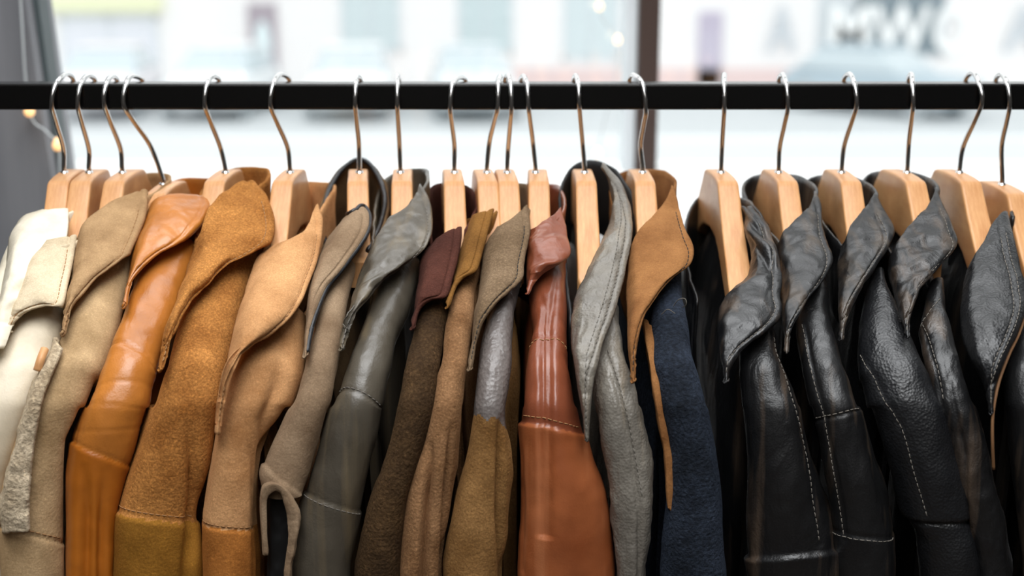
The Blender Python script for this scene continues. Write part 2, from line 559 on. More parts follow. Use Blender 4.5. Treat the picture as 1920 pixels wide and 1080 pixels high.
def make_body(parent, origin, xh, xf, w, mat, name='jacket_body', opening=0.085):
    """torso of the garment: closed slab hanging from the hanger, neck opening left free"""
    ys = np.linspace(-0.15, 0.19, 34)
    K = 26
    V = []
    for y in ys:
        top = ZH + arm_top(y) + (0.005 if abs(y) > opening + 0.005 else -0.002)
        if abs(y) < opening:
            top -= 0.05 * (1 - (abs(y) / opening) ** 2)
        xc = xh + (xf - xh) * (-y / 0.19)
        e = (y - 0.02) / 0.175
        ww = w * max(0.12, (1 - abs(e) ** 5)) ** 0.5
        if 0.09 < abs(y) < 0.12: ww = max(ww, 0.0115)
        for k in range(K):
            a = 2 * math.pi * k / K
            cx, sz = math.sin(a), math.cos(a)
            zt, zb = top, 0.86
            zc, hz = (zt + zb) / 2, (zt - zb) / 2
            zz = zc + hz * (1 if sz > 0 else -1) * abs(sz) ** 0.35
            narrow = (0.9 if 0.09 < abs(y) < 0.15 else 0.55) + 0.45 * min(1, (top - zz) / 0.10 + 0.15) if sz > 0 else 1
            V.append((xc + ww * narrow * (1 if cx > 0 else -1) * abs(cx) ** 0.8 + 0.002 * math.sin(zz * 40 + xh * 90), y, zz))
    f = grid_faces(len(ys), K, True)
    f.append(tuple(range(K)))
    f.append(tuple((len(ys) - 1) * K + k for k in range(K))[::-1])
    return link_mesh(name, V, f, mat, parent, origin)

# ------------------------------------------------------------------ hangers
# hook points traced as (px,py): socket, elbow, bulge, crown, tip ; wood centre px, top py
HG = [
 ((120, 316), (119, 278), (97, 190), (122, 140), (136, 146), 108, 330),
 ((167, 320), (167, 280), (146, 190), (163, 143), (177, 148), 152, 334),
 ((229, 316), (226, 278), (195, 185), (208, 144), (219, 149), 219, 332),
 ((306, 345), (283, 275), (232, 190), (246, 143), (266, 149), 298, 352),
 ((423, 325), (413, 275), (384, 190), (397, 144), (410, 149), 408, 338),
 ((544, 325), (539, 275), (507, 190), (524, 140), (541, 147), 534, 336),
 ((674, 322), (673, 270), (666, 190), (669, 144), (676, 149), 665, 330),
 ((751, 326), (749, 270), (745, 190), (745, 142), (748, 149), 750, 332),
 ((852, 318), (852, 272), (844, 195), (859, 146), (872, 149), 847, 330),
 ((913, 316), (918, 265), (933, 195), (938, 143), (934, 149), 908, 330),
 ((951, 328), (953, 275), (959, 195), (953, 142), (947, 148), 949, 334),
 ((1004, 318), (999, 265), (991, 195), (982, 143), (977, 149), 1010, 328),
 ((1096, 322), (1092, 265), (1086, 190), (1080, 142), (1076, 149), 1098, 326),
 ((1205, 320), (1201, 272), (1211, 200), (1190, 141), (1181, 147), 1207, 332),
 ((1352, 320), (1354, 270), (1358, 195), (1358, 140), (1357, 148), 1360, 330),
 ((1460, 316), (1462, 275), (1477, 195), (1468, 140), (1461, 147), 1472, 328),
 ((1578, 318), (1583, 272), (1606, 190), (1594, 139), (1583, 147), 1592, 330),
 ((1701, 318), (1704, 268), (1712, 190), (1709, 139), (1704, 147), 1708, 328),
 ((1799, 322), (1806, 275), (1841, 185), (1826, 137), (1812, 146), 1812, 334),
 ((1879, 340), (1878, 275), (1893, 190), (1879, 140), (1868, 147), 1898, 352),
]
HLAB = [
 'pale wooden hanger inside the leftmost cream leather jacket', 'pale wooden hanger inside the light beige jacket with square collar',
 'pale wooden hanger inside the sand suede jacket beside the tan leather one', 'pale wooden hanger whose leaning wire hook holds the tan leather jacket',
 'pale wooden hanger inside the golden brown suede jacket', 'pale wooden hanger with long bare neck in camel suede jacket',
 'pale wooden hanger ringed by the upright black-edged suede collar', 'pale wooden hanger inside the dark olive leather jacket',
 'pale wooden hanger inside the chocolate jacket with maroon collar', 'pale wooden hanger inside the warm brown suede jacket with ochre collar',
 'pale wooden hanger inside the stone suede jacket with leather shoulder', 'pale wooden hanger inside the cognac leather jacket',
 'pale wooden hanger ringed by the tall grey leather collar', 'pale wooden hanger inside the navy wool jacket with russet collar',
 'pale wooden hanger with long bare arm in the wide-open black collar', 'pale wooden hanger inside second black jacket from the navy one',
 'pale wooden hanger inside the pebbled black leather jacket with piped shoulder', 'pale wooden hanger inside the narrow-sleeved black jacket, third from right edge',
 'pale wooden hanger inside the black jacket with broad stitched collar at right', 'pale wooden hanger at the far right end, last on the rail',
]
def wood_mesh(E=0.104):
    ds = np.concatenate([np.linspace(-E, -0.06, 14), np.linspace(-0.055, 0.055, 45), np.linspace(0.06, E, 14)])
    k = 28
    V = []
    for d in ds:
        zt, zb = arm_top(d), arm_bot(d)
        hw = 0.0082 + 0.002 * min(1, abs(d) / 0.15)
        zc, hz = (zt + zb) / 2, (zt - zb) / 2
        sc = 1.0 if abs(d) < E - 0.004 else 0.75
        for q in range(k):
            a = 2 * math.pi * (q + 0.5) / k
            ex = 0.16
            V.append((hw * sc * math.copysign(abs(math.sin(a)) ** ex, math.sin(a)), d, zc + hz * sc * math.copysign(abs(math.cos(a)) ** ex, math.cos(a))))
    f = grid_faces(len(ds), k, True)
    f.append(tuple(range(k))); f.append(tuple((len(ds) - 1) * k + q for q in range(k))[::-1])
    me = bpy.data.meshes.new('hanger_arms')
    # smooth the arch a little
    me.from_pydata(V, [], f)
    me.materials.append(M['wood'])
    me.polygons.foreach_set('use_smooth', [True] * len(me.polygons))
    me.update()
    me.set_sharp_from_angle(angle=math.radians(28))
    return me
WM = wood_mesh(0.086)
WMM = wood_mesh(0.106)
WML = wood_mesh(0.124)
# turn of each hanger (shoulder end swings slightly left or right), from where its sleeve hangs
SW = [-0.2, -0.15, -0.05, 0.1, 0.0, 0.0, -0.18, -0.12, -0.12, -0.15, -0.10, 0.0, 0.0, 0.0, -0.02, 0.0, 0.05, -0.04, 0.0, 0.0]
HX = []
for i, (s, e, g, c, t, wx, wy) in enumerate(HG):
    wp = P(wx, wy, -0.022)
    base = np.array([wp[0] , 0.0, ZH - (0.010 if i in (3, 19) else 0)])
    HX.append(base[0])
    em = empty('clothes_hanger', base, HLAB[i], 'hanger', 'wooden hangers on the rail')
    w = bpy.data.objects.new('hanger_arms', WML if i == 14 else (WMM if i in (12, 18, 19) else WM))
    COL.objects.link(w); w.parent = em; w.rotation_euler = (0, 0, -SW[i] * 0.6 if i != 3 else 0)
    foot = P(s[0], s[1], 0.0)
    foot[0] = 0.5 * foot[0] + 0.5 * base[0] if abs(foot[0] - base[0]) > 0.004 else foot[0]
    sock = np.array([base[0] + max(-0.005, min(0.005, foot[0] - base[0])), 0, base[2] - 0.006])
    pts = [sock, np.array([sock[0], 0, base[2] + 0.004]), P(e[0], e[1], 0.0)]
    pts += [P((e[0] + g[0]) / 2 + (g[0] - e[0]) * 0.12, (e[1] + g[1]) / 2 - 4, -0.012), P(g[0], g[1] + 6, -0.0185), P(g[0] * 0.72 + c[0] * 0.28, 160, -0.0135), P(c[0], c[1], 0.0015), P(t[0], t[1], 0.0135)]
    pts += [P(t[0] + (t[0] - c[0]) * 0.2, 166, 0.018)]
    path = crom(pts, 70)
    v, f = tube(path, 0.0020, 12)
    link_mesh('hook', v, f, M['chrome'], em, base)
    # little screw ferrule where the wire enters the wood
    fv, ff = tube([sock, sock + np.array([0, 0, 0.0075])], 0.0032, 14)
    link_mesh('hook_socket', fv, ff, M['chrome'], em, base)

# ------------------------------------------------------------------ the rail
rk = empty('garment_rack', (0, 0, 0), 'black square steel clothes rail running across the whole picture', 'clothes rack')
v, f = box(-0.86, 0.86, -0.013, 0.011, 1.4895, 1.5105)
bevel(link_mesh('rail', v, f, M['rail'], rk, smooth=False), 0.002, 3)
for sx in (-0.85, 0.85):
    v, f = box(sx - 0.012, sx + 0.012, -0.012, 0.012, 0.03, 1.4895)
    bevel(link_mesh('post', v, f, M['rail'], rk, smooth=False), 0.002)
    v, f = box(sx - 0.015, sx + 0.015, -0.24, 0.24, 0.0, 0.03)
    bevel(link_mesh('foot', v, f, M['rail'], rk, smooth=False), 0.003)

# ------------------------------------------------------------------ jackets
def material_rows(G, yv, AA, seam, ncol):
    """face material index: 1 below the seam curve"""
    s0, arc, tilt = seam[:3]
    idx = []
    for i in range(len(yv) - 1):
        for j in range(ncol):
            a = AA[j]
            de = yv[i] - (s0 + arc * (1 - math.cos(a)) + tilt * math.sin(a))
            if len(seam) > 3: de += seam[3] * fbm(G[i, j][0] * 120, G[i, j][1] * 120, G[i, j][2] * 90)
            idx.append(1 if de > 0 else 0)
    return idx

def jacket(i, name, label, cat, body, sl, lf, slm, lfm, band=None, bandm=None, w=None, thread='thread_light',
           slk={}, lfk={}, seam_thread=(), vthread=(), leaf_stitch=0.86, lower=None, piping=None, off_leaf=-0.010, bdrop=0.06, xf=None, bandpath=None, noband=False, group='jackets on wooden hangers'):
    xh = HX[i]
    org = (xh, 0.0, 0.86)
    e = empty(name, org, label, cat, group)
    # sleeve with the shoulder it is sewn to
    res = sleeve_grid(sl, seed=i + 1, **slk)
    G, n, yv, xl, xr, AA = res
    nr, nc = G.shape[:2]
    V = list(G.reshape(-1, 3))
    F_ = grid_faces(nr, nc, True)
    mi = None
    mats = [M[slm]]
    if lower:
        mats.append(M[lower[1]])
        mi = material_rows(G, yv, AA, lower[0], nc)
    F_ = [q[::-1] for q in F_]
    caps = [tuple(range(nc)), tuple((nr - 1) * nc + k for k in range(nc))[::-1]]
    if not slk.get('last', 1) is None:
        F_ += caps
        if mi is not None: mi += [0, 1]
    else:
        F_ += caps[:1]
        if mi is not None: mi += [0]
    link_mesh('sleeve', V, F_, None, e, org, mats=mats, midx=mi)
    # torso
    ww = w or 0.014
    gaps = [abs(HX[q] - xh) for q in (i - 1, i + 1) if 0 <= q < len(HX)]
    ww = max(0.0075, min(ww, 0.52 * min(gaps)))
    k = int(np.argmin(abs(yv - 690)))
    xs = (G[k, nc // 2, 0]) if xf is None else xf
    make_body(e, org, xh, xs, ww, M[body], opening=0.125 if i == 14 else 0.085)
    TH = []
    # stitched seams round the sleeve
    for sm, offp in seam_thread:
        pts = []
        i0 = int(np.argmin(abs(yv - sm[0])))
        for a in np.linspace(-1.35, 1.35, 40):
            py = sm[0] + sm[1] * (1 - math.cos(a)) + sm[2] * math.sin(a) - offp
            i0 = np.interp(py, yv, np.arange(len(yv)))
            l, r = np.interp(py, yv, xl), np.interp(py, yv, xr)
            pts.append((l + (r - l) * (skew_fwd(math.sin(a), sleeve_grid.k) + 1) / 2, py))
        pp, nn = surf_path(G, n, yv, xl, xr, AA, pts)
        TH += stitches(pp, nn)
    for pl in vthread:
        c = crom(pl, 90)
        pp, nn = surf_path(G, n, yv, xl, xr, AA, [tuple(q) for q in c])
        TH += stitches(pp, nn)
    # collar leaf
    if lf is not None:
        L, R = lf[0], lf[1]
        T = lf[2] if len(lf) > 2 else None
        Gl, nl, Lc, Rc = leaf_grid(L, R, T, off=off_leaf, seed=i + 1, **lfk)
        col = solid_grid('collar', Gl, M[lfm], e, org, 0.0028, nl)
        nv, nu = Gl.shape[:2]
        for leaf_stitch in (leaf_stitch if isinstance(leaf_stitch, tuple) else ((leaf_stitch,) if leaf_stitch else ())):
            path, nn = [], []
            for r_ in range(int(nv * 0.10), nv - 3):
                wd = np.linalg.norm(Rc[r_] - Lc[r_]) + 1e-3
                u = max(0.5, 1 - (1 - leaf_stitch) * 100 / wd)
                jj = u * (nu - 1); j0 = min(int(jj), nu - 2); fj = jj - j0
                path.append(Gl[r_, j0] * (1 - fj) + Gl[r_, j0 + 1] * fj); nn.append(nl[r_, j0])
            TH += stitches(path, nn)
        if piping:
            v, f = tube(crom([Gl[0, k_] for k_ in range(0, nu, 5)] + [Gl[k_, -1] for k_ in range(2, nv, 4)], 120), 0.0019, 8)
            link_mesh('piping', v, f, M[piping], e, org)
        # inner stand of the collar, running round the neck
        if not noband:
            if bandpath:
                top = [P(*q) for q in bandpath]
            else:
                R0, L0 = Gl[0, -1], Gl[0, 0]
                zR = R0[2]
                top = [Gl[2, nu // 3] - nl[2, nu // 3] * 0.004, R0 - nl[0, -1] * 0.003 + np.array([0.001, 0.002, -0.001]), np.array([max(R0[0], xh + 0.017), 0.022, zR + 0.001]), np.array([xh + 0.012, 0.052, zR - 0.001]),
                       np.array([xh - 0.006, 0.062, zR - 0.004]), np.array([xh - 0.018, 0.044, zR - 0.010]), np.array([min(L0[0], xh - 0.02), 0.005, zR - 0.02]), L0 - nl[0, 0] * 0.004]
            tp = crom(top, 70)
            rows = []
            cen = tp.mean(axis=0)
            for k_ in range(14):
                t = k_ / 13
                rr = tp.copy()
                rr[:, 2] -= bdrop * t
                rr[:, :2] += (cen[:2] - rr[:, :2]) * (-0.06 + 0.10 * t) 
                rows.append(rr)
            Bg = np.array(rows)
            for a_ in range(14):
                for b_ in range(70):
                    q = Bg[a_, b_]
                    Bg[a_, b_] = q + np.array([0.0012, 0.0012, 0]) * fbm(q[0] * 60, q[1] * 60 + i, q[2] * 40)
            bm_ = M[bandm or lfm]
            solid_grid('collar_stand', Bg, bm_, e, org, 0.0026)
            if bandpath and piping:
                v, f = tube(tp, 0.0022, 8)
                link_mesh('collar_piping', v, f, M[piping], e, org)
    if TH:
        V, F_ = join(TH)
        link_mesh('stitching', V, F_, M[thread], e, org)
    return e, res

J = {}
# 1 cream
J[0] = jacket(0, 'leather_jacket', 'cream leather jacket, palest of all, at the left end of the rail', 'jacket', 'cream',
    [(430, 20, 105), (500, -5, 75), (560, -40, 50), (640, -75, 18), (760, -110, -25), (900, -140, -60), (1080, -160, -90)],
    ([(80, 392), (42, 407), (20, 438), (12, 480), (2, 540), (-14, 600), (-25, 650)], [(128, 390), (126, 430), (118, 452), (75, 490), (58, 530), (36, 580), (10, 650)]),
    'cream', 'cream', lfk=dict(bulge=0.016, hem=False, folds=[(0.1, 0.62, 0.9, 0.52, 0.05, 0.002), (0.1, 0.75, 0.9, 0.66, 0.04, 0.002)]), leaf_stitch=None)
# 2 light beige
J[1] = jacket(1, 'suede_jacket', 'light beige jacket with square-cut collar, second from the left end', 'jacket', 'beige_leather',
    [(500, 45, 130), (560, 30, 122), (600, 14, 117), (640, -4, 110), (700, -34, 90), (760, -58, 66), (820, -78, 44), (900, -98, 16), (1080, -130, -12)],
    ([(76, 452), (52, 475), (40, 500), (30, 530), (22, 560), (15, 590), (13, 622)], [(144, 442), (138, 487), (128, 531), (117, 573), (88, 575), (55, 585), (32, 602), (14, 624)]),
    'beige_leather', 'beige_suede', thread='thread_tan',
    slk=dict(creases=[([(62, 770), (40, 860), (20, 980)], 8, 0.006)]), lfk=dict(bulge=0.017))
# 3 sand suede
sm3 = (998, 30, 16, 0.001, 0.002)
J[2] = jacket(2, 'suede_jacket', 'sand suede jacket with taupe pointed collar and raw-edged flap on its sleeve', 'jacket', 'sand_suede',
    [(450, 190, 255), (500, 162, 244), (545, 138, 229), (600, 121, 220), (655, 98, 199), (700, 70, 174), (760, 50, 153), (840, 24, 127), (930, 1, 119), (1000, -2, 119), (1080, 0, 121)],
    ([(144, 447), (132, 510), (122, 565), (118, 625)], [(276, 360), (272, 405), (248, 465), (240, 480), (210, 500), (180, 522), (152, 555), (132, 587), (119, 628)], [(144, 447), (158, 418), (205, 382), (250, 362), (276, 358)]),
    'sand_suede', 'taupe_suede', thread='thread_tan', slk=dict(seams=[sm3], creases=[([(160, 760), (130, 830), (128, 900)], 7, 0.004)]), seam_thread=[(sm3, 8)], lfk=dict(bulge=0.018, wr=0.0022))
# raw-edged flap lying on the sleeve
def strip_on(parent, pts_l, pts_r, mat, lift, name, org, th=0.004, wr=0.0016, seed=1, bulge=0.004, nu=16, nv=110):
    G, n, a, b_ = leaf_grid(pts_l, pts_r, None, off=-lift, bulge=bulge, nv=nv, nu=nu, seed=seed, wr=wr, wscale=(60, 60, 60), hem=False)
    return solid_grid(name, G, mat, parent, org, th, n)
org = (HX[2], 0, 0.86)
fl = strip_on(J[2][0], [(98, 632), (90, 660), (70, 700), (52, 742), (38, 790), (24, 842), (10, 890), (0, 940), (0, 998)], [(116, 652), (108, 672), (96, 700), (80, 742), (70, 790), (61, 842), (55, 890), (51, 940), (52, 996)], M['fleece'], 0.009, 'sleeve_flap', org, wr=0.0022)
fl['label'] = 'raw fleecy-edged flap'
v, f = tube(crom([P(84, 655, D0(655) - 0.012), P(76, 675, D0(675) - 0.012), P(70, 695, D0(690) - 0.01)], 12), [0.003] * 12, 8)
link_mesh('flap_toggle', v, f, M['wood'], J[2][0], org)
# 4 tan leather
s4a = (644, 16, 14, 0.0008, 0.0018); s4b = (846, 18, 24, 0.0014, 0.0014)
J[3] = jacket(3, 'leather_jacket', 'glossy tan leather jacket with seamed sleeve, left of the golden suede', 'jacket', 'tan_leather',
    [(440, 290, 378), (470, 276, 366), (540, 240, 337), (615, 213, 306), (650, 201, 297), (740, 169, 281), (800, 149, 265), (840, 136, 256), (900, 127, 237), (960, 124, 224), (1080, 122, 214)],
    ([(278, 382), (264, 430), (248, 480), (238, 525), (233, 572)], [(390, 366), (393, 388), (378, 418), (345, 452), (300, 478), (268, 505), (245, 535), (234, 575)], [(278, 382), (300, 366), (345, 362), (390, 366)]),
    'tan_leather', 'tan_leather', thread='thread_tan', leaf_stitch=None, lower=(s4b[:3], 'tan_lower'),
    slk=dict(seams=[s4a, s4b, (716, 8, -8, 0, 0.0005), (758, 6, 5, 0, 0.0004), (808, 6, -3, 0, 0.0004)], creases=[([(222, 700), (232, 725)], 3, 0.0), ([(160, 880), (162, 960), (160, 1080)], 9, 0.006), ([(192, 890), (190, 960), (190, 1080)], 8, 0.006)], wr=0.0016),
    lfk=dict(bulge=0.016, hem=True, folds=[(0.5, 0.15, 0.95, 0.3, 0.05, 0.002), (0.45, 0.3, 0.95, 0.42, 0.05, 0.002)]), w=0.013)
# 5 golden suede
s5 = (972, 22, 12, 0.0022, 0.0012)
J[4] = jacket(4, 'suede_jacket', 'golden brown suede jacket with large folded collar', 'jacket', 'golden_suede',
    [(440, 400, 490), (490, 385, 472), (560, 345, 450), (630, 322, 437), (700, 303, 425), (760, 285, 413), (820, 266, 403), (890, 245, 396), (960, 224, 378), (1000, 215, 372), (1080, 211, 381)],
    ([(368, 455), (345, 512), (326, 570), (311, 630), (300, 692)], [(478, 342), (503, 372), (515, 415), (508, 450), (482, 470), (430, 500), (385, 532), (350, 575), (330, 612), (312, 660), (301, 695)], [(368, 455), (382, 415), (398, 382), (425, 356), (452, 342), (478, 342)]),
    'golden_suede', 'golden_suede', thread='thread_tan', lower=(s5[:3], 'golden_lower'),
    slk=dict(seams=[s5], creases=[([(352, 800), (360, 860), (366, 940), (350, 1080)], 10, 0.009)], rz=0.026),
    lfk=dict(bulge=0.020, wr=0.003, folds=[(0.45, 0.12, 0.8, 0.28, 0.08, -0.003), (0.5, 0.28, 0.75, 0.4, 0.06, 0.002)]), seam_thread=[(s5, 10)], w=0.016)
# 6 camel suede
s6 = (992, 14, 6, 0.0006, 0.0014)
J[5] = jacket(5, 'suede_jacket', 'camel suede jacket with broad drooping collar leaf, right of the golden one', 'jacket', 'camel_suede',
    [(560, 462, 575), (640, 447, 572), (700, 425, 566), (760, 412, 541), (810, 406, 516), (865, 398, 494), (930, 389, 488), (995, 379, 486), (1080, 382, 494)],
    ([(514, 458), (482, 484), (461, 532), (448, 580), (435, 640), (420, 705), (411, 760), (408, 812)], [(596, 382), (605, 410), (604, 450), (592, 500), (574, 550), (551, 590), (512, 622), (480, 640), (446, 672), (427, 710), (414, 760), (409, 814)], [(514, 458), (548, 448), (575, 428), (588, 395), (596, 382)]),
    'camel_suede', 'camel_suede', thread='thread_tan', lower=((992, 14, 6), 'camel_lower'),
    slk=dict(seams=[s6], creases=[([(470, 830), (478, 880), (480, 960)], 6, 0.004), ([(530, 640), (520, 720), (500, 790)], 16, 0.006)], rz=0.026),
    lfk=dict(bulge=0.022, wr=0.002), seam_thread=[(s6, 5)], w=0.016)
# 7 ash suede with upright collar
J[6] = jacket(6, 'suede_jacket', 'ash brown suede jacket with upright black-edged collar and turned-back cuff', 'jacket', 'ash_inner',
    [(480, 610, 668), (540, 598, 653), (600, 589, 643), (680, 570, 631), (730, 558, 624), (790, 534, 610), (840, 513, 597), (900, 490, 580), (935, 497, 566)],
    ([(652, 402), (625, 432), (601, 470), (582, 530), (573, 600), (571, 662)], [(682, 386), (694, 402), (688, 438), (650, 495), (616, 535), (594, 585), (580, 635), (574, 670)]),
    'ash_suede', 'ash_suede', thread='thread_dark', leaf_stitch=None, piping='black_trim', bandm='ash_inner',
    bandpath=[(655, 470, -0.085), (616, 470, -0.055), (606, 415, -0.02), (616, 362, 0.02), (642, 318, 0.045), (676, 299, 0.05), (704, 322, 0.035), (722, 372, 0.0), (712, 425, -0.04), (690, 470, -0.08)],
    slk=dict(last=None, seams=[(900, 10, 30, 0.002, 0.001)], rz=0.018), lfk=dict(bulge=0.014, folds=[(0.2, 0.1, 0.8, 0.05, 0.05, 0.002)]), w=0.012, bdrop=0.075)
org = (HX[6], 0, 0.86)
oc = [(493, 1040), (489, 980), (488, 925), (497, 906), (516, 902), (534, 909), (550, 930), (562, 958), (563, 990), (556, 1030), (546, 1085), (544, 1300)]
ic = [(501, 1040), (500, 980), (501, 938), (507, 926), (517, 921), (526, 927), (533, 944), (538, 968), (540, 995), (537, 1030), (532, 1085), (531, 1300)]
strip_on(J[6][0], oc, ic, M['ash_suede'], 0.010, 'cuff', org, bulge=0.003, nv=120, th=0.003)
strip_on(J[6][0], [(496, 935), (497, 1000), (498, 1085), (498, 1300)], [(538, 935), (541, 1000), (538, 1085), (536, 1300)], M['lining'], -0.012, 'cuff_lining', org, bulge=0.003, nv=60)
# 8 olive leather
s8a = (736, 14, 16, 0.0006, 0.0012); s8b = (944, 16, 18, 0.0014, 0.0012)
J[7] = jacket(7, 'leather_jacket', 'dark olive leather jacket with wide stitched collar left of the maroon collar', 'jacket', 'olive_leather',
    [(470, 715, 790), (500, 706, 784), (560, 692, 766), (600, 676, 748), (660, 655, 733), (715, 640, 723), (765, 622, 714), (820, 604, 709), (880, 588, 694), (940, 574, 683), (990, 556, 673), (1080, 538, 656)],
    ([(692, 470), (673, 515), (659, 565), (646, 610), (640, 652)], [(788, 342), (806, 372), (813, 415), (806, 450), (792, 470), (762, 494), (730, 516), (704, 542), (680, 568), (660, 598), (646, 632), (641, 656)], [(692, 470), (708, 436), (730, 407), (756, 392), (778, 366), (788, 342)]),
    'olive_leather', 'olive_leather', slk=dict(seams=[s8a, s8b], wr=0.0014), seam_thread=[(s8a, 5), (s8b, -5)],
    lfk=dict(bulge=0.018, wr=0.0014, wscale=(40, 40, 30), rg=0.0022, folds=[(0.1, 0.35, 0.7, 0.25, 0.05, 0.002), (0.1, 0.5, 0.7, 0.42, 0.05, 0.002), (0.5, 0.1, 0.9, 0.3, 0.06, -0.002)]), w=0.014)
# 9 chocolate shearling
J[8] = jacket(8, 'shearling_jacket', 'rough chocolate brown jacket with dark maroon felt collar', 'jacket', 'choco_suede',
    [(500, 795, 855), (560, 784, 843), (640, 768, 827), (715, 756, 817), (790, 744, 807), (840, 732, 793), (900, 714, 772), (965, 690, 758), (1080, 662, 750)],
    ([(816, 448), (791, 480), (782, 530), (777, 575), (773, 612)], [(868, 424), (863, 470), (852, 520), (840, 556), (816, 561), (796, 573), (781, 595), (774, 616)], [(816, 448), (842, 432), (868, 424)]),
    'choco_suede', 'maroon', leaf_stitch=None, lfk=dict(bulge=0.014), slk=dict(wr=0.0018), w=0.011,
    bandpath=[(868, 430, -0.07), (886, 395, -0.035), (884, 362, 0.0), (862, 348, 0.04), (832, 346, 0.05), (812, 356, 0.03), (806, 400, -0.02), (812, 450, -0.07)])
# 10 warm brown suede, ochre collar
J[9] = jacket(9, 'suede_jacket', 'warm brown suede jacket with slim ochre collar and deeply folded sleeve', 'jacket', 'brown_suede',
    [(480, 862, 905), (530, 848, 891), (590, 838, 886), (665, 829, 878), (705, 816, 875), (765, 810, 867), (830, 796, 864), (880, 775, 861), (940, 760, 849), (1080, 748, 832)],
    ([(885, 404), (868, 450), (855, 500), (846, 540), (838, 572)], [(927, 392), (918, 430), (904, 488), (894, 510), (870, 523), (851, 546), (839, 575)]),
    'brown_suede', 'ochre_suede', thread='thread_dark', leaf_stitch=None, lfk=dict(bulge=0.012),
    slk=dict(wr=0.0016, creases=[([(806, 840), (803, 900), (797, 990), (794, 1080)], 7, 0.012), ([(845, 800), (843, 860), (838, 950), (830, 1080)], 5, 0.009)]), w=0.010)
# 11 stone suede with rubbed leather shoulder
J[10] = jacket(10, 'suede_jacket', 'stone brown jacket whose shiny grey leather shoulder turns to hazel suede below', 'jacket', 'hazel_suede',
    [(500, 938, 982), (560, 925, 966), (600, 908, 961), (690, 895, 954), (755, 889, 947), (800, 887, 946), (850, 880, 959), (900, 868, 964), (980, 850, 952), (1080, 828, 944)],
    ([(932, 424), (911, 455), (901, 500), (893, 560), (886, 620), (880, 690)], [(990, 382), (996, 430), (985, 490), (980, 522), (956, 546), (931, 570), (909, 600), (895, 640), (881, 694)], [(932, 424), (955, 412), (975, 396), (990, 382)]),
    'grey_patch', 'stone_suede', thread='thread_dark', lower=((780, 18, 14, 12), 'hazel_suede'),
    slk=dict(wr=0.0018, creases=[([(938, 790), (937, 850), (936, 950), (940, 1080)], 5, 0.010)]), lfk=dict(bulge=0.015), w=0.011)
# 12 cognac leather
s12a = (626, 6, 4, 0.0006, 0.0012); s12b = (800, 14, 12, 0.0026, 0.0016)
J[11] = jacket(11, 'leather_jacket', 'cognac red leather jacket with wrinkled collar and broad russet sleeve', 'jacket', 'cognac',
    [(455, 988, 1064), (500, 990, 1066), (560, 995, 1064), (600, 1000, 1062), (630, 993, 1062), (680, 988, 1066), (740, 984, 1076), (800, 979, 1086), (830, 977, 1094), (870, 976, 1108), (940, 976, 1136), (1000, 975, 1146), (1080, 971, 1153)],
    ([(992, 432), (985, 456), (985, 500), (988, 545)], [(1052, 388), (1062, 425), (1068, 462), (1066, 482), (1040, 500), (1012, 520), (990, 550)], [(992, 432), (1015, 415), (1036, 402), (1052, 388)]),
    'cognac', 'cognac', lower=(s12b[:3], 'cognac_lower'), leaf_stitch=None,
    slk=dict(rz=0.024, seams=[s12a, s12b], vseams=[([(980, 850), (980, 1080)], 2, 0.001)], creases=[([(1010, 545), (1022, 575), (1018, 610)], 6, 0.0035), ([(1045, 505), (1038, 560), (1030, 610)], 6, 0.003)], wr=0.0018),
    seam_thread=[(s12a, -8), (s12b, 12)], lfk=dict(bulge=0.016, hem=False, wr=0.0012, wscale=(40, 40, 30), rg=0.0022, folds=[(0.2, 0.65, 0.9, 0.55, 0.06, 0.003), (0.1, 0.3, 0.5, 0.15, 0.06, 0.002)]), thread='thread_tan', w=0.012)
# 13 grey leather with tall open collar
J[12] = jacket(12, 'leather_jacket', 'grey leather jacket with tall open collar standing up round its hanger', 'jacket', 'grey_leather',
    [(560, 1108, 1160), (590, 1110, 1162), (640, 1118, 1168), (710, 1114, 1189), (790, 1120, 1204), (865, 1131, 1222), (930, 1143, 1227), (1015, 1152, 1214), (1080, 1156, 1210)],
    ([(1128, 312), (1142, 345), (1146, 385), (1140, 425), (1121, 462), (1096, 515), (1078, 555), (1070, 600), (1070, 650), (1082, 720), (1098, 822)], [(1132, 306), (1168, 345), (1186, 395), (1187, 440), (1174, 510), (1152, 590), (1132, 650), (1113, 720), (1103, 826)]),
    'grey_leather', 'grey_leather', bandm='lining', leaf_stitch=(0.84, 0.72),
    bandpath=[(1186, 430, -0.055), (1176, 362, -0.01), (1140, 314, 0.03), (1100, 304, 0.045), (1068, 326, 0.035), (1056, 375, 0.0), (1060, 440, -0.045), (1068, 520, -0.1), (1074, 600, -0.14)], bdrop=0.06,
    slk=dict(creases=[([(1136, 655), (1160, 740), (1184, 840), (1198, 960)], 4, 0.003)], wr=0.0024, wscale=(50, 50, 24)), vthread=[[(1140, 655), (1166, 740), (1188, 840), (1204, 940)]],
    lfk=dict(bulge=0.015, wr=0.0014, wscale=(40, 40, 30), rg=0.0022, nv=130), w=0.013)
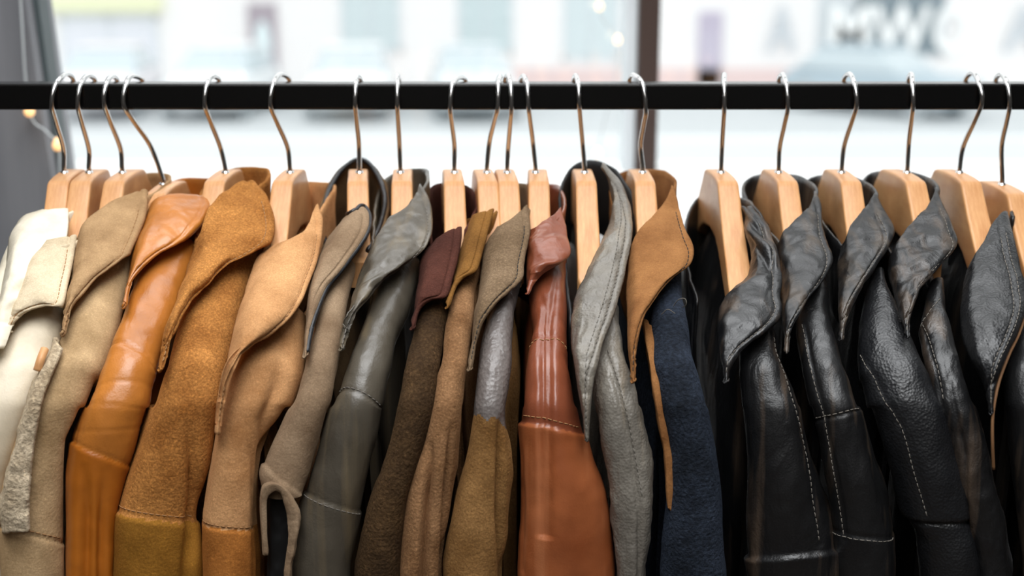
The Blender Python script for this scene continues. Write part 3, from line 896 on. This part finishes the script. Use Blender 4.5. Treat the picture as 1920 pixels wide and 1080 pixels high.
# 14 navy wool with russet suede collar
J[13] = jacket(13, 'wool_coat', 'navy blue wool coat with pointed russet suede collar', 'coat', 'navy_wool',
    [(500, 1240, 1276), (540, 1232, 1280), (570, 1220, 1286), (640, 1214, 1297), (690, 1223, 1308), (750, 1235, 1321), (790, 1241, 1331), (850, 1255, 1342), (920, 1255, 1352), (1010, 1245, 1358), (1080, 1238, 1362)],
    ([(1180, 476), (1173, 540), (1173, 600), (1179, 660), (1186, 712)], [(1262, 344), (1274, 380), (1287, 430), (1300, 464), (1295, 492), (1266, 516), (1236, 549), (1211, 584), (1197, 630), (1188, 716)], [(1180, 476), (1192, 440), (1226, 400), (1250, 372), (1262, 344)]),
    'navy_wool', 'russet_suede', thread='thread_dark', slk=dict(wr=0.0018), lfk=dict(bulge=0.018), w=0.015, off_leaf=-0.012)
org = (HX[13], 0, 0.86)
fc = strip_on(J[13][0], [(1203, 600), (1216, 690), (1230, 780), (1244, 860), (1250, 950)], [(1222, 610), (1232, 690), (1246, 780), (1260, 860), (1262, 960)], M['russet_suede'], -0.010, 'front_facing', org, bulge=0.003)
fc['label'] = 'russet suede inner edge'
# stray threads on the wool
v, f = join([tube(crom([P(*q) for q in ((1262, 575, -.165), (1272, 562, -.172), (1284, 560, -.175), (1287, 570, -.175), (1280, 576, -.17))], 30), 0.0003, 5), tube(crom([P(*q) for q in ((1240, 590, -.175), (1252, 580, -.18), (1266, 588, -.18))], 20), 0.0003, 5)])
link_mesh('loose_thread', v, f, M['thread_light'], J[13][0], org)
# 15 black, wide open
J[14] = jacket(14, 'leather_jacket', 'black leather jacket with wide-open crumpled collar, first black one right of the navy coat', 'jacket', 'black_a',
    [(580, 1384, 1446), (640, 1384, 1460), (675, 1386, 1472), (740, 1390, 1492), (840, 1397, 1513), (930, 1400, 1537), (1000, 1400, 1560), (1040, 1402, 1567), (1080, 1404, 1575)],
    ([(1386, 388), (1398, 430), (1408, 478), (1402, 514), (1374, 540), (1352, 570), (1343, 612), (1350, 665), (1361, 712)], [(1412, 386), (1440, 418), (1458, 465), (1466, 510), (1465, 555), (1467, 582), (1455, 606), (1428, 630), (1392, 659), (1371, 690), (1362, 716)]),
    'black_a', 'black_a', bandm='black_b',
    bandpath=[(1430, 420, -0.05), (1405, 384, -0.01), (1386, 374, 0.02), (1350, 366, 0.065), (1318, 370, 0.06), (1297, 398, 0.03), (1291, 440, -0.01), (1296, 500, -0.06), (1310, 560, -0.10)], bdrop=0.07,
    slk=dict(seams=[(1040, 26, -8, 0.004, 0.001)], vseams=[([(1452, 625), (1476, 700), (1500, 800), (1522, 900), (1541, 1020)], 3, 0.0015)], rz=0.026, wr=0.0022),
    vthread=[[(1450, 628), (1473, 700), (1497, 800), (1519, 900), (1538, 1020)]],
    lfk=dict(bulge=0.016, wr=0.0016, wscale=(45, 45, 35), rg=0.0022, folds=[(0.05, 0.12, 0.8, 0.28, 0.05, 0.004), (0.1, 0.2, 0.9, 0.38, 0.04, -0.003), (0.0, 0.05, 0.7, 0.16, 0.04, -0.003)]), w=0.016)
# 16 black
s16a = (776, 10, -12, 0.0003, 0.0012); s16b = (1008, 10, 6, 0.0008, 0.0012)
J[15] = jacket(15, 'leather_jacket', 'black leather jacket with cross-seamed sleeve, second black one right of the navy coat', 'jacket', 'black_b',
    [(500, 1500, 1548), (560, 1496, 1555), (600, 1496, 1561), (700, 1506, 1592), (780, 1524, 1616), (880, 1545, 1641), (950, 1556, 1660), (1015, 1560, 1671), (1080, 1560, 1677)],
    ([(1458, 456), (1457, 500), (1462, 560), (1468, 610), (1474, 658)], [(1530, 356), (1541, 385), (1547, 430), (1561, 480), (1555, 507), (1537, 537), (1511, 568), (1493, 598), (1481, 630), (1475, 660)], [(1458, 456), (1474, 430), (1500, 404), (1520, 382), (1530, 356)]),
    'black_b', 'black_b', slk=dict(seams=[s16a, s16b], vseams=[([(1510, 600), (1524, 690), (1547, 780), (1567, 880), (1587, 1010)], 3, 0.0015)], wr=0.002),
    seam_thread=[(s16a, 4), (s16b, -5)], vthread=[[(1506, 600), (1520, 690), (1543, 780), (1563, 880), (1583, 1010)]],
    lfk=dict(bulge=0.018, wr=0.0014, wscale=(30, 30, 20), rg=0.0022), w=0.013)
# 17 pebbled black
s17 = (984, 12, -2, -0.002, 0.003)
J[16] = jacket(16, 'leather_jacket', 'pebbled black leather jacket with broad shining sleeve', 'jacket', 'black_c',
    [(500, 1636, 1656), (530, 1622, 1668), (560, 1610, 1684), (620, 1603, 1711), (690, 1612, 1741), (750, 1628, 1764), (790, 1640, 1781), (850, 1655, 1798), (890, 1665, 1810), (965, 1680, 1827), (990, 1686, 1829), (1020, 1712, 1836), (1080, 1720, 1843)],
    ([(1576, 462), (1568, 505), (1570, 560), (1576, 632)], [(1642, 360), (1664, 398), (1678, 432), (1665, 465), (1638, 505), (1609, 550), (1591, 595), (1578, 636)], [(1576, 462), (1597, 422), (1620, 390), (1636, 370), (1642, 360)]),
    'black_c', 'black_b', slk=dict(seams=[s17], vseams=[([(1616, 640), (1630, 675), (1665, 750), (1700, 815), (1720, 890), (1745, 980)], 3, 0.0015)], rz=0.030, wr=0.0018),
    vthread=[[(1612, 640), (1627, 675), (1661, 750), (1696, 815), (1716, 890), (1741, 975)]],
    lfk=dict(bulge=0.018, wr=0.0014, wscale=(30, 30, 20), rg=0.0022, hemu=0.78), leaf_stitch=0.8, w=0.015)
# 18 black narrow
J[17] = jacket(17, 'leather_jacket', 'black leather jacket with narrow puckered sleeve beside the pebbled one', 'jacket', 'black_a',
    [(520, 1742, 1768), (560, 1733, 1773), (600, 1722, 1783), (680, 1738, 1803), (755, 1752, 1823), (840, 1774, 1852), (920, 1794, 1867), (990, 1811, 1882), (1080, 1829, 1897)],
    ([(1672, 478), (1665, 500), (1668, 532), (1684, 582), (1700, 628)], [(1756, 350), (1773, 390), (1786, 425), (1797, 450), (1789, 468), (1761, 500), (1729, 540), (1711, 580), (1702, 632)], [(1672, 478), (1685, 450), (1706, 420), (1735, 390), (1750, 368), (1756, 350)]),
    'black_a', 'black_a', slk=dict(vseams=[([(1728, 595), (1742, 640), (1757, 690), (1768, 760)], 3, 0.0015)], creases=[([(1775, 680), (1790, 760), (1812, 860)], 4, 0.002)], wr=0.0014, wscale=(50, 50, 40)),
    vthread=[[(1730, 598), (1746, 640), (1760, 690), (1771, 755)], [(1726, 596), (1745, 578), (1766, 556)]],
    lfk=dict(bulge=0.018, wr=0.0016, wscale=(35, 35, 25), rg=0.0022), w=0.013)
# 19 black with broad stitched collar
J[18] = jacket(18, 'leather_jacket', 'black leather jacket with broad pebbled collar and raw brown collar edge, second from right end', 'jacket', 'black_b',
    [(600, 1898, 1945), (640, 1892, 1955), (700, 1880, 1975), (800, 1886, 2000), (1080, 1915, 2070)],
    ([(1817, 498), (1803, 540), (1799, 600), (1812, 660), (1840, 712), (1856, 772)], [(1893, 396), (1905, 455), (1919, 510), (1927, 570), (1910, 622), (1891, 662), (1872, 715), (1861, 776)], [(1817, 498), (1840, 456), (1862, 418), (1880, 398), (1893, 396)]),
    'black_b', 'black_c', lfk=dict(bulge=0.018, wr=0.0014, hemu=0.76, rg=0.0012, rs=60), leaf_stitch=(0.84, 0.74), w=0.014,
    bandpath=[(1893, 405, -0.05), (1882, 376, -0.02), (1862, 362, 0.02), (1835, 356, 0.05), (1812, 358, 0.06), (1790, 385, 0.03), (1790, 430, -0.02)])
org = (HX[18], 0, 0.86)
v, f = tube(crom([P(1928, 575, D0(575) - 0.012), P(1911, 625, D0(625) - 0.014), P(1892, 665, D0(665) - 0.014), P(1873, 717, D0(717) - 0.013), P(1862, 775, D0(775) - 0.012), P(1861, 830, -0.224), P(1863, 880, -0.222)], 60), 0.0011, 8)
ed = link_mesh('collar_edge', v, f, M['edge_brown'], J[18][0], org)
ed['label'] = 'raw brown leather edge'
# 20 last black
J[19] = jacket(19, 'leather_jacket', 'black leather jacket cut off by the right edge of the picture', 'jacket', 'black_a',
    [(640, 1985, 2040), (700, 1975, 2060), (800, 1990, 2090), (1080, 2030, 2160)],
    ([(1975, 425), (1950, 465), (1932, 510), (1926, 560), (1930, 620), (1950, 690), (1965, 760)], [(1995, 400), (2010, 450), (2030, 510), (2040, 580), (2010, 640), (1985, 700), (1968, 765)]),
    'black_a', 'black_a', w=0.014)


# ------------------------------------------------------------------ room
M['floor'] = None
m, nt, b = new_mat('dark_wood_floor')
tc, r = mottled(nt, b, (70, 60, 52), (96, 84, 74), 1.0, 4, stretch=(2, 14, 1))
nt.links.new(r.outputs['Color'], b.inputs['Base Color'])
b.inputs['Roughness'].default_value = 0.6
v, f = box(-2.6, 2.6, -3.2, 0.95, -0.1, 0.0)
tag(link_mesh('floor', v, f, m, smooth=False), 'dark floor of the shop below the rail', kind='structure')
M['white_paint'] = plain('white_paint', (244, 245, 245), 0.45)
M['brown_frame'] = plain('dark_brown_frame', (58, 40, 32), 0.6)
M['pale_frame'] = plain('pale_grey_frame', (214, 220, 224), 0.5)
WY = 0.82
zs = P(960, 318, WY)[2]
v, f = box(-2.6, 2.6, 0.42, WY + 0.10, zs - 0.04, zs)
bevel(tag(link_mesh('window_sill', v, f, M['white_paint'], smooth=False), 'wide white window sill behind the jackets', kind='structure'), 0.006)
v, f = box(-2.6, 2.6, 0.50, WY + 0.10, 0.0, zs - 0.04)
tag(link_mesh('wall_back', v, f, M['white_paint'], smooth=False), 'white wall under the window', kind='structure')
xm0, xm1 = P(1189, 300, WY)[0], P(1227, 300, WY)[0]
mull = empty('window_1', (xm0, WY, zs), None, None)
tag(mull, 'shop window with brown mullion and clear panes', kind='structure')
o0 = (xm0, WY, zs)
v, f = box(xm0, xm1, WY - 0.03, WY + 0.05, zs, 3.0)
bevel(link_mesh('mullion', v, f, M['brown_frame'], mull, o0, smooth=False), 0.003)
v, f = box(xm0 - 0.018, xm0, WY - 0.01, WY + 0.05, zs, 3.0)
bevel(link_mesh('frame_strip', v, f, M['pale_frame'], mull, o0, smooth=False), 0.002)
# glass: thin, clear, faint reflection
m, nt, b = new_mat('window_glass')
nt.nodes.remove(b)
out = nt.nodes['Material Output']
tr = N(nt, 'ShaderNodeBsdfTransparent'); tr.inputs['Color'].default_value = (0.97, 0.985, 0.98, 1)
gl = N(nt, 'ShaderNodeBsdfGlossy'); gl.inputs['Roughness'].default_value = 0.02
mx = N(nt, 'ShaderNodeMixShader'); mx.inputs[0].default_value = 0.06
nt.links.new(tr.outputs[0], mx.inputs[1]); nt.links.new(gl.outputs[0], mx.inputs[2]); nt.links.new(mx.outputs[0], out.inputs['Surface'])
xl_edge = P(75, 150, WY)[0]
for x0, x1 in ((xl_edge - 0.02, xm0), (xm1, 2.6)):
    v, f = box(x0, x1, WY + 0.01, WY + 0.016, zs, 3.0)
    link_mesh('pane', v, f, m, mull, o0, smooth=False)
# grey side wall / pier at the left, with dark frame edge
M['pier'] = None
m, nt, b = new_mat('grey_plaster')
tc, r = mottled(nt, b, (112, 113, 118), (142, 143, 147), 1.0, 3, stretch=(14, 6, 1.2))
nt.links.new(r.outputs['Color'], b.inputs['Base Color']); b.inputs['Roughness'].default_value = 0.8
A = P(48, 0, 0.36); B_ = P(92, 300, 0.36)
def slab(p0, p1, w, th):
    """leaning slab whose right edge runs p0->p1, extended both ways"""
    d = (p1 - p0); a = p0 - d * 1.5; c = p1 + d * 1.2
    V = []
    for q in (a, c):
        for dx, dy in ((-w, 0), (0, 0), (0, th), (-w, th)):
            V.append((q[0] + dx, q[1] + dy, q[2]))
    F_ = [(0, 1, 2, 3), (7, 6, 5, 4), (0, 4, 5, 1), (1, 5, 6, 2), (2, 6, 7, 3), (3, 7, 4, 0)]
    return V, F_
v, f = slab(A, B_, 1.2, 0.08)
tag(link_mesh('wall_left', v, f, m, smooth=False), 'grey panel beside the window at the left edge', kind='structure')
v, f = slab(P(72, 0, 0.38), P(112, 300, 0.38), 0.020, 0.03)
tag(link_mesh('trim_1', v, f, plain('dark_green_frame', (74, 84, 86), 0.5), smooth=False), 'dark frame edge beside the grey panel', kind='structure')

# ------------------------------------------------------------------ fairy lights
M['bulb'] = plain('warm_bulb', (255, 214, 160), 0.4, emit=(255, 196, 128), es=1.3)
M['bulb2'] = plain('pale_warm_bulb', (255, 236, 205), 0.4, emit=(255, 214, 160), es=1.1)
M['wire'] = plain('pale_wire', (196, 202, 204), 0.5)
def string(name, label, pts, mat, y):
    p0 = P(*pts[0][:2], y)
    e = empty(name, p0, label, 'fairy lights')
    path = [P(a, b_, y) for a, b_, _ in pts]
    v, f = tube(crom(path, 60), 0.0012, 6)
    link_mesh('cable', v, f, M['wire'], e, p0)
    for a, b_, on in pts:
        if not on: continue
        c = P(a, b_, y)
        prof = [(0, -0.0065), (0.003, -0.0058), (0.0052, -0.003), (0.0056, 0.0), (0.0048, 0.003), (0.003, 0.0056), (0.0018, 0.008), (0, 0.008)]
        V = [(c[0] + r_ * math.cos(2 * math.pi * k / 12), c[1] + r_ * math.sin(2 * math.pi * k / 12), c[2] + z_) for r_, z_ in prof for k in range(12)]
        link_mesh('light_bulb', V, grid_faces(len(prof), 12, True), mat, e, p0)
string('fairy_light_string', 'warm fairy lights on a wire beside the grey panel at left', [(30, -200, 0), (40, 30, 0), (55, 208, 1), (85, 245, 0), (108, 272, 1), (112, 330, 0)], M['bulb'], 0.34)
string('fairy_light_string', 'pale fairy lights hanging beside the brown window mullion', [(1130, -200, 0), (1124, 12, 1), (1158, 75, 1), (1150, 160, 0), (1120, 287, 1), (1125, 330, 0)], M['bulb2'], WY - 0.06)

# ------------------------------------------------------------------ street, window glare and haze put into its pale colours
GZ = -1.45
HT = CZ - GZ
M['road'] = plain('haze_pale_road', (198, 203, 206), 0.7)  # road tone paled to carry the haze
v, f = box(-40, 40, 1.2, 28.6, GZ - 0.2, GZ)
tag(link_mesh('road', v, f, M['road'], smooth=False), 'pale road outside the window', kind='structure')
v, f = box(-40, 40, 22.4, 22.8, GZ, GZ + 0.012)
tag(link_mesh('road_marking', v, f, plain('white_line', (222, 226, 228), 0.7), smooth=False), 'pale strip along the road', kind='structure')
v, f = box(-40, 40, 28.6, 32.0, GZ - 0.2, GZ + 0.12)
tag(link_mesh('pavement', v, f, plain('pale_pavement', (236, 238, 240), 0.8), smooth=False), 'pale pavement across the road', kind='structure')
FY = 32.0
def fx(px): return P(px, 100, FY)[0]
def fz(py): return P(960, py, FY)[2]
bd = empty('shop_building', (0, FY, GZ), 'pale building with shop windows and doors across the road', 'building')
o0 = (0, FY, GZ)
M['facade'] = plain('pale_facade', (240, 238, 238), 0.8)
v, f = box(-26, 26, FY, FY + 6, GZ, 7)
link_mesh('wall', v, f, M['facade'], bd, o0, smooth=False)
v, f = box(fx(960), fx(1560), FY - 0.06, FY, GZ + 0.12, fz(128))
link_mesh('plinth', v, f, plain('pale_pink_stone', (228, 206, 204), 0.8), bd, o0, smooth=False)
def win(x0, x1, y0, y1, col, name='window'):
    mt = plain('pane_' + name, col, 0.35)  # pane colours lightened to paint in the haze
    X0, X1, Z1, Z0 = fx(x0), fx(x1), fz(y0), fz(y1)
    fr = []
    t = 0.08
    for bx_ in ((X0, X0 + t, Z0, Z1), (X1 - t, X1, Z0, Z1), (X0, X1, Z0, Z0 + t), (X0, X1, Z1 - t, Z1), ((X0 + X1) / 2 - 0.03, (X0 + X1) / 2 + 0.03, Z0, Z1)):
        fr.append(box(bx_[0], bx_[1], FY - 0.05, FY + 0.02, bx_[2], bx_[3]))
    V, F_ = join(fr)
    o = link_mesh(name, V, F_, M['pale_frame'], bd, o0, smooth=False)
    V, F_ = box(X0 + t, X1 - t, FY - 0.02, FY - 0.005, Z0 + t, Z1 - t)
    link_mesh('pane', V, F_, mt, o, o0, smooth=False)
win(640, 752, -160, 98, (204, 216, 219))
win(858, 962, -160, 104, (198, 212, 215))
win(1055, 1160, -160, 112, (208, 219, 222))
win(1600, 1768, -160, 108, (128, 142, 150))
win(1528, 1604, -160, 108, (206, 212, 216))
win(118, 300, 30, 150, (224, 226, 234))
def door(x0, x1, y0, col, gcol):
    X0, X1, Z1 = fx(x0), fx(x1), fz(y0)
    V, F_ = box(X0, X1, FY - 0.06, FY, GZ + 0.12, Z1)
    o = link_mesh('door', V, F_, plain('door_paint', col, 0.6), bd, o0, smooth=False)
    w = X1 - X0
    cx, cz = (X0 + X1) / 2, fz((y0 + 185) / 2 - 10)
    V = []
    for yy in (FY - 0.075, FY - 0.06):
        for k in range(24):
            a = 2 * math.pi * k / 24
            V.append((cx + w * 0.27 * math.cos(a), yy, cz + w * 0.85 * math.sin(a)))
    F_ = [tuple(range(24)), tuple(range(47, 23, -1))] + [(k, (k + 1) % 24, 24 + (k + 1) % 24, 24 + k) for k in range(24)]
    link_mesh('door_pane', V, F_, plain('door_glass', gcol, 0.3), o, o0, smooth=False)
door(468, 522, 6, (170, 160, 168), (226, 240, 242))
door(1308, 1352, 22, (190, 182, 200), (196, 190, 206))
# awning trim
v, f = box(fx(100), fx(312), FY - 0.35, FY, fz(20), fz(-8))
link_mesh('awning', v, f, plain('pale_yellow_awning', (232, 234, 196), 0.7), bd, o0, smooth=False)
# big letters
sg = empty('shop_lettering', (fx(1440), FY - 0.1, fz(95)), 'large pale letters AMWO across the shop front over the road', 'sign')
M['letter'] = plain('white_letter', (250, 252, 252), 0.5)
M['letter2'] = plain('grey_letter', (206, 212, 218), 0.5)
for ch, x0, x1, mt in (('A', 1438, 1492, 'letter2'), ('M', 1545, 1622, 'letter'), ('W', 1632, 1742, 'letter'), ('O', 1742, 1808, 'letter'), ('A', 1880, 1950, 'letter2')):
    cu = bpy.data.curves.new('letter', 'FONT')
    cu.body = ch
    cu.extrude = 0.03
    cu.offset = 0.02
    cu.size = 1.0
    ob = bpy.data.objects.new('letter', cu)
    COL.objects.link(ob)
    ob.parent = sg
    cu.materials.append(M[mt])
    bpy.context.view_layer.update()
    w_, h_ = ob.dimensions[0], ob.dimensions[1]
    X0, X1 = fx(x0), fx(x1)
    H_ = fz(10) - fz(98)
    me = bpy.data.meshes.new_from_object(ob.evaluated_get(bpy.context.evaluated_depsgraph_get()))
    bpy.data.objects.remove(ob)
    ob = bpy.data.objects.new('letter', me)
    COL.objects.link(ob)
    ob.parent = sg
    ob.rotation_euler = (math.pi / 2, 0, 0)
    ob.scale = ((X1 - X0) / max(w_, .1), H_ / max(h_, .1), 1)
    ob.location = (X0 - fx(1440), 0, 0)

# cars
def loft_car(x, y, rz, col, label, lights=(255, 120, 120), s=1.0):
    e = empty('parked_car', (x, y, GZ), label, 'car', 'cars parked across the road')
    e.rotation_euler = (0, 0, rz)
    paint = plain('car_paint', col, 0.3, 0.0, 0.5)
    # along local y: length; station: (y, half width, z bottom, z shoulder)
    st = [(-2.15, .62, .38, .62), (-2.08, .78, .26, .78), (-1.7, .86, .22, .90), (-.8, .88, .2, .95), (.3, .88, .2, .95), (1.3, .87, .2, .93), (1.9, .82, .22, .9), (2.1, .7, .3, .8), (2.16, .5, .4, .7)]
    K = 20
    V = []
    for yy, hw, zb, zt in st:
        zc, hz = (zb + zt) / 2, (zt - zb) / 2
        for k in range(K):
            a = 2 * math.pi * k / K
            V.append((hw * math.copysign(abs(math.sin(a)) ** .45, math.sin(a)), yy, zc + hz * math.copysign(abs(math.cos(a)) ** .45, math.cos(a))))
    F_ = grid_faces(len(st), K, True) + [tuple(range(K)), tuple((len(st) - 1) * K + k for k in range(K))[::-1]]
    link_mesh('car_body', V, F_, paint, e)
    def cabin(scale, zoff, z1):
        lo = [(-.95, .80), (1.75, .80)]; hi = [(-.25, .60), (1.2, .60)]
        V = []
        for (yy, hw), z in ((lo[0], .9), (lo[1], .9), (hi[1], z1), (hi[0], z1)):
            V += [(-hw * scale, yy, z + zoff), (hw * scale, yy, z + zoff)]
        return V, [(0, 1, 3, 2), (2, 3, 5, 4), (4, 5, 7, 6), (6, 7, 1, 0), (0, 2, 4, 6), (1, 7, 5, 3)]
    v, f = cabin(1, 0, 1.40)
    bevel(link_mesh('cabin_glass', v, f, plain('car_glass', (196, 208, 214), 0.15), e, smooth=False), .06, 3)
    v, f = box(-.62, .62, -.3, 1.25, 1.38, 1.44)
    bevel(link_mesh('car_roof', v, f, paint, e, smooth=False), .03, 3)
    rub = plain('haze_pale_rubber', (170, 176, 180), 0.8)  # rubber lifted to pale grey, haze put into the colour
    for sx in (-.80, .80):
        for yy in (-1.35, 1.35):
            prof = [(0, -.1), (.2, -.1), (.31, -.09), (.33, -.05), (.33, .05), (.31, .09), (.2, .1), (0, .1)]
            V = [(sx + z_, yy + r_ * math.cos(2 * math.pi * k / 20), .33 + r_ * math.sin(2 * math.pi * k / 20)) for r_, z_ in prof for k in range(20)]
            link_mesh('wheel', V, grid_faces(len(prof), 20, True), rub, e)
    for sx in (-.62, .62):
        v, f = box(sx - .14, sx + .14, -2.13, -2.0, .60, .74)
        bevel(link_mesh('car_light', v, f, plain('lamp_lens', lights, 0.3), e, smooth=False), .02)
    v, f = box(-.55, .55, -2.16, -2.02, .34, .46)
    link_mesh('bumper_grille', v, f, rub, e, smooth=False)
cars = [(205, 0.1, (236, 232, 236), 'white car with red rear lamps, leftmost across the road', (230, 90, 96)),
        (420, -0.05, (240, 243, 245), 'white car in front of the oval-glass door across the road', (226, 228, 230)),
        (662, 0.05, (244, 247, 248), 'bright white car below the first pale window across the road', (226, 228, 230)),
        (885, 0.1, (222, 230, 234), 'pale grey car below the second window across the road', (226, 228, 230)),
        (1650, 0.75, (176, 192, 202), 'blue grey car parked below the large white letters', (236, 240, 242))]
for px, rz, col, lab, lt in cars:
    c = P(px, 232, 27.0)
    loft_car(c[0], 27.2, rz, col, lab, lt)

# shop walls behind and beside the camera
M['shop_wall'] = plain('shop_wall_paint', (74, 70, 66), 0.8)
for nm, bx in (('wall_front', (-2.7, 2.7, -3.3, -3.2, 0, 3.0)), ('wall_right', (2.6, 2.7, -3.2, 0.9, 0, 3.0))):
    v, f = box(*bx)
    tag(link_mesh(nm, v, f, M['shop_wall'], smooth=False), 'dark shop wall', kind='structure')
v, f = box(-2.7, 2.7, -3.3, 0.9, 3.0, 3.1)
tag(link_mesh('ceiling', v, f, plain('ceiling_paint', (205, 203, 200), 0.8), smooth=False), 'shop ceiling', kind='structure')
v, f = box(-2.7, -2.6, -3.2, 0.9, 0, 3.0)
tag(link_mesh('wall_side', v, f, M['shop_wall'], smooth=False), 'dark shop wall at the left', kind='structure')
# ------------------------------------------------------------------ light
w = bpy.data.worlds.new('overcast_sky')
scn.world = w
w.use_nodes = True
nt = w.node_tree
bg = nt.nodes['Background']
tc = N(nt, 'ShaderNodeTexCoord')
sp = N(nt, 'ShaderNodeSeparateXYZ')
nt.links.new(tc.outputs['Generated'], sp.inputs[0])
rp = N(nt, 'ShaderNodeValToRGB')
rp.color_ramp.elements[0].position = 0.0
rp.color_ramp.elements[0].color = (0.76, 0.765, 0.77, 1)
rp.color_ramp.elements[1].position = 1.0
rp.color_ramp.elements[1].color = (1.0, 1.0, 1.0, 1)
mr = N(nt, 'ShaderNodeMapRange')
mr.inputs['From Min'].default_value = -0.1
mr.inputs['From Max'].default_value = 0.9
nt.links.new(sp.outputs['Z'], mr.inputs['Value'])
nt.links.new(mr.outputs['Result'], rp.inputs['Fac'])
nt.links.new(rp.outputs['Color'], bg.inputs['Color'])
bg.inputs['Strength'].default_value = 1.9

def area(name, loc, target, size, power, col=(1, 1, 1)):
    l = bpy.data.lights.new(name, 'AREA')
    l.shape = 'RECTANGLE'
    l.size, l.size_y = size
    l.energy = power
    l.color = col
    o = bpy.data.objects.new(name, l)
    COL.objects.link(o)
    o.location = loc
    o.rotation_euler = (Vector(target) - Vector(loc)).to_track_quat('-Z', 'Y').to_euler()
    return o
area('added_overhead_light', (0.0, -1.15, 2.96), (0.0, -1.15, 0), (1.3, 1.9), 64, (0.965, 0.985, 1.0))  # added light, unseen; shaped to draw long highlights down the sleeves
area('added_overhead_light', (0.0, -2.7, 2.96), (0.0, -2.7, 0), (2.4, 0.4), 10, (1.0, 0.96, 0.9))  # added weak fill, unseen, behind the camera
area('added_overhead_light', (0.0, 0.38, 2.96), (0.0, 0.2, 0), (2.2, 0.3), 15, (0.97, 0.985, 1.0))  # added behind the rail, unseen, to brighten hanger and collar tops
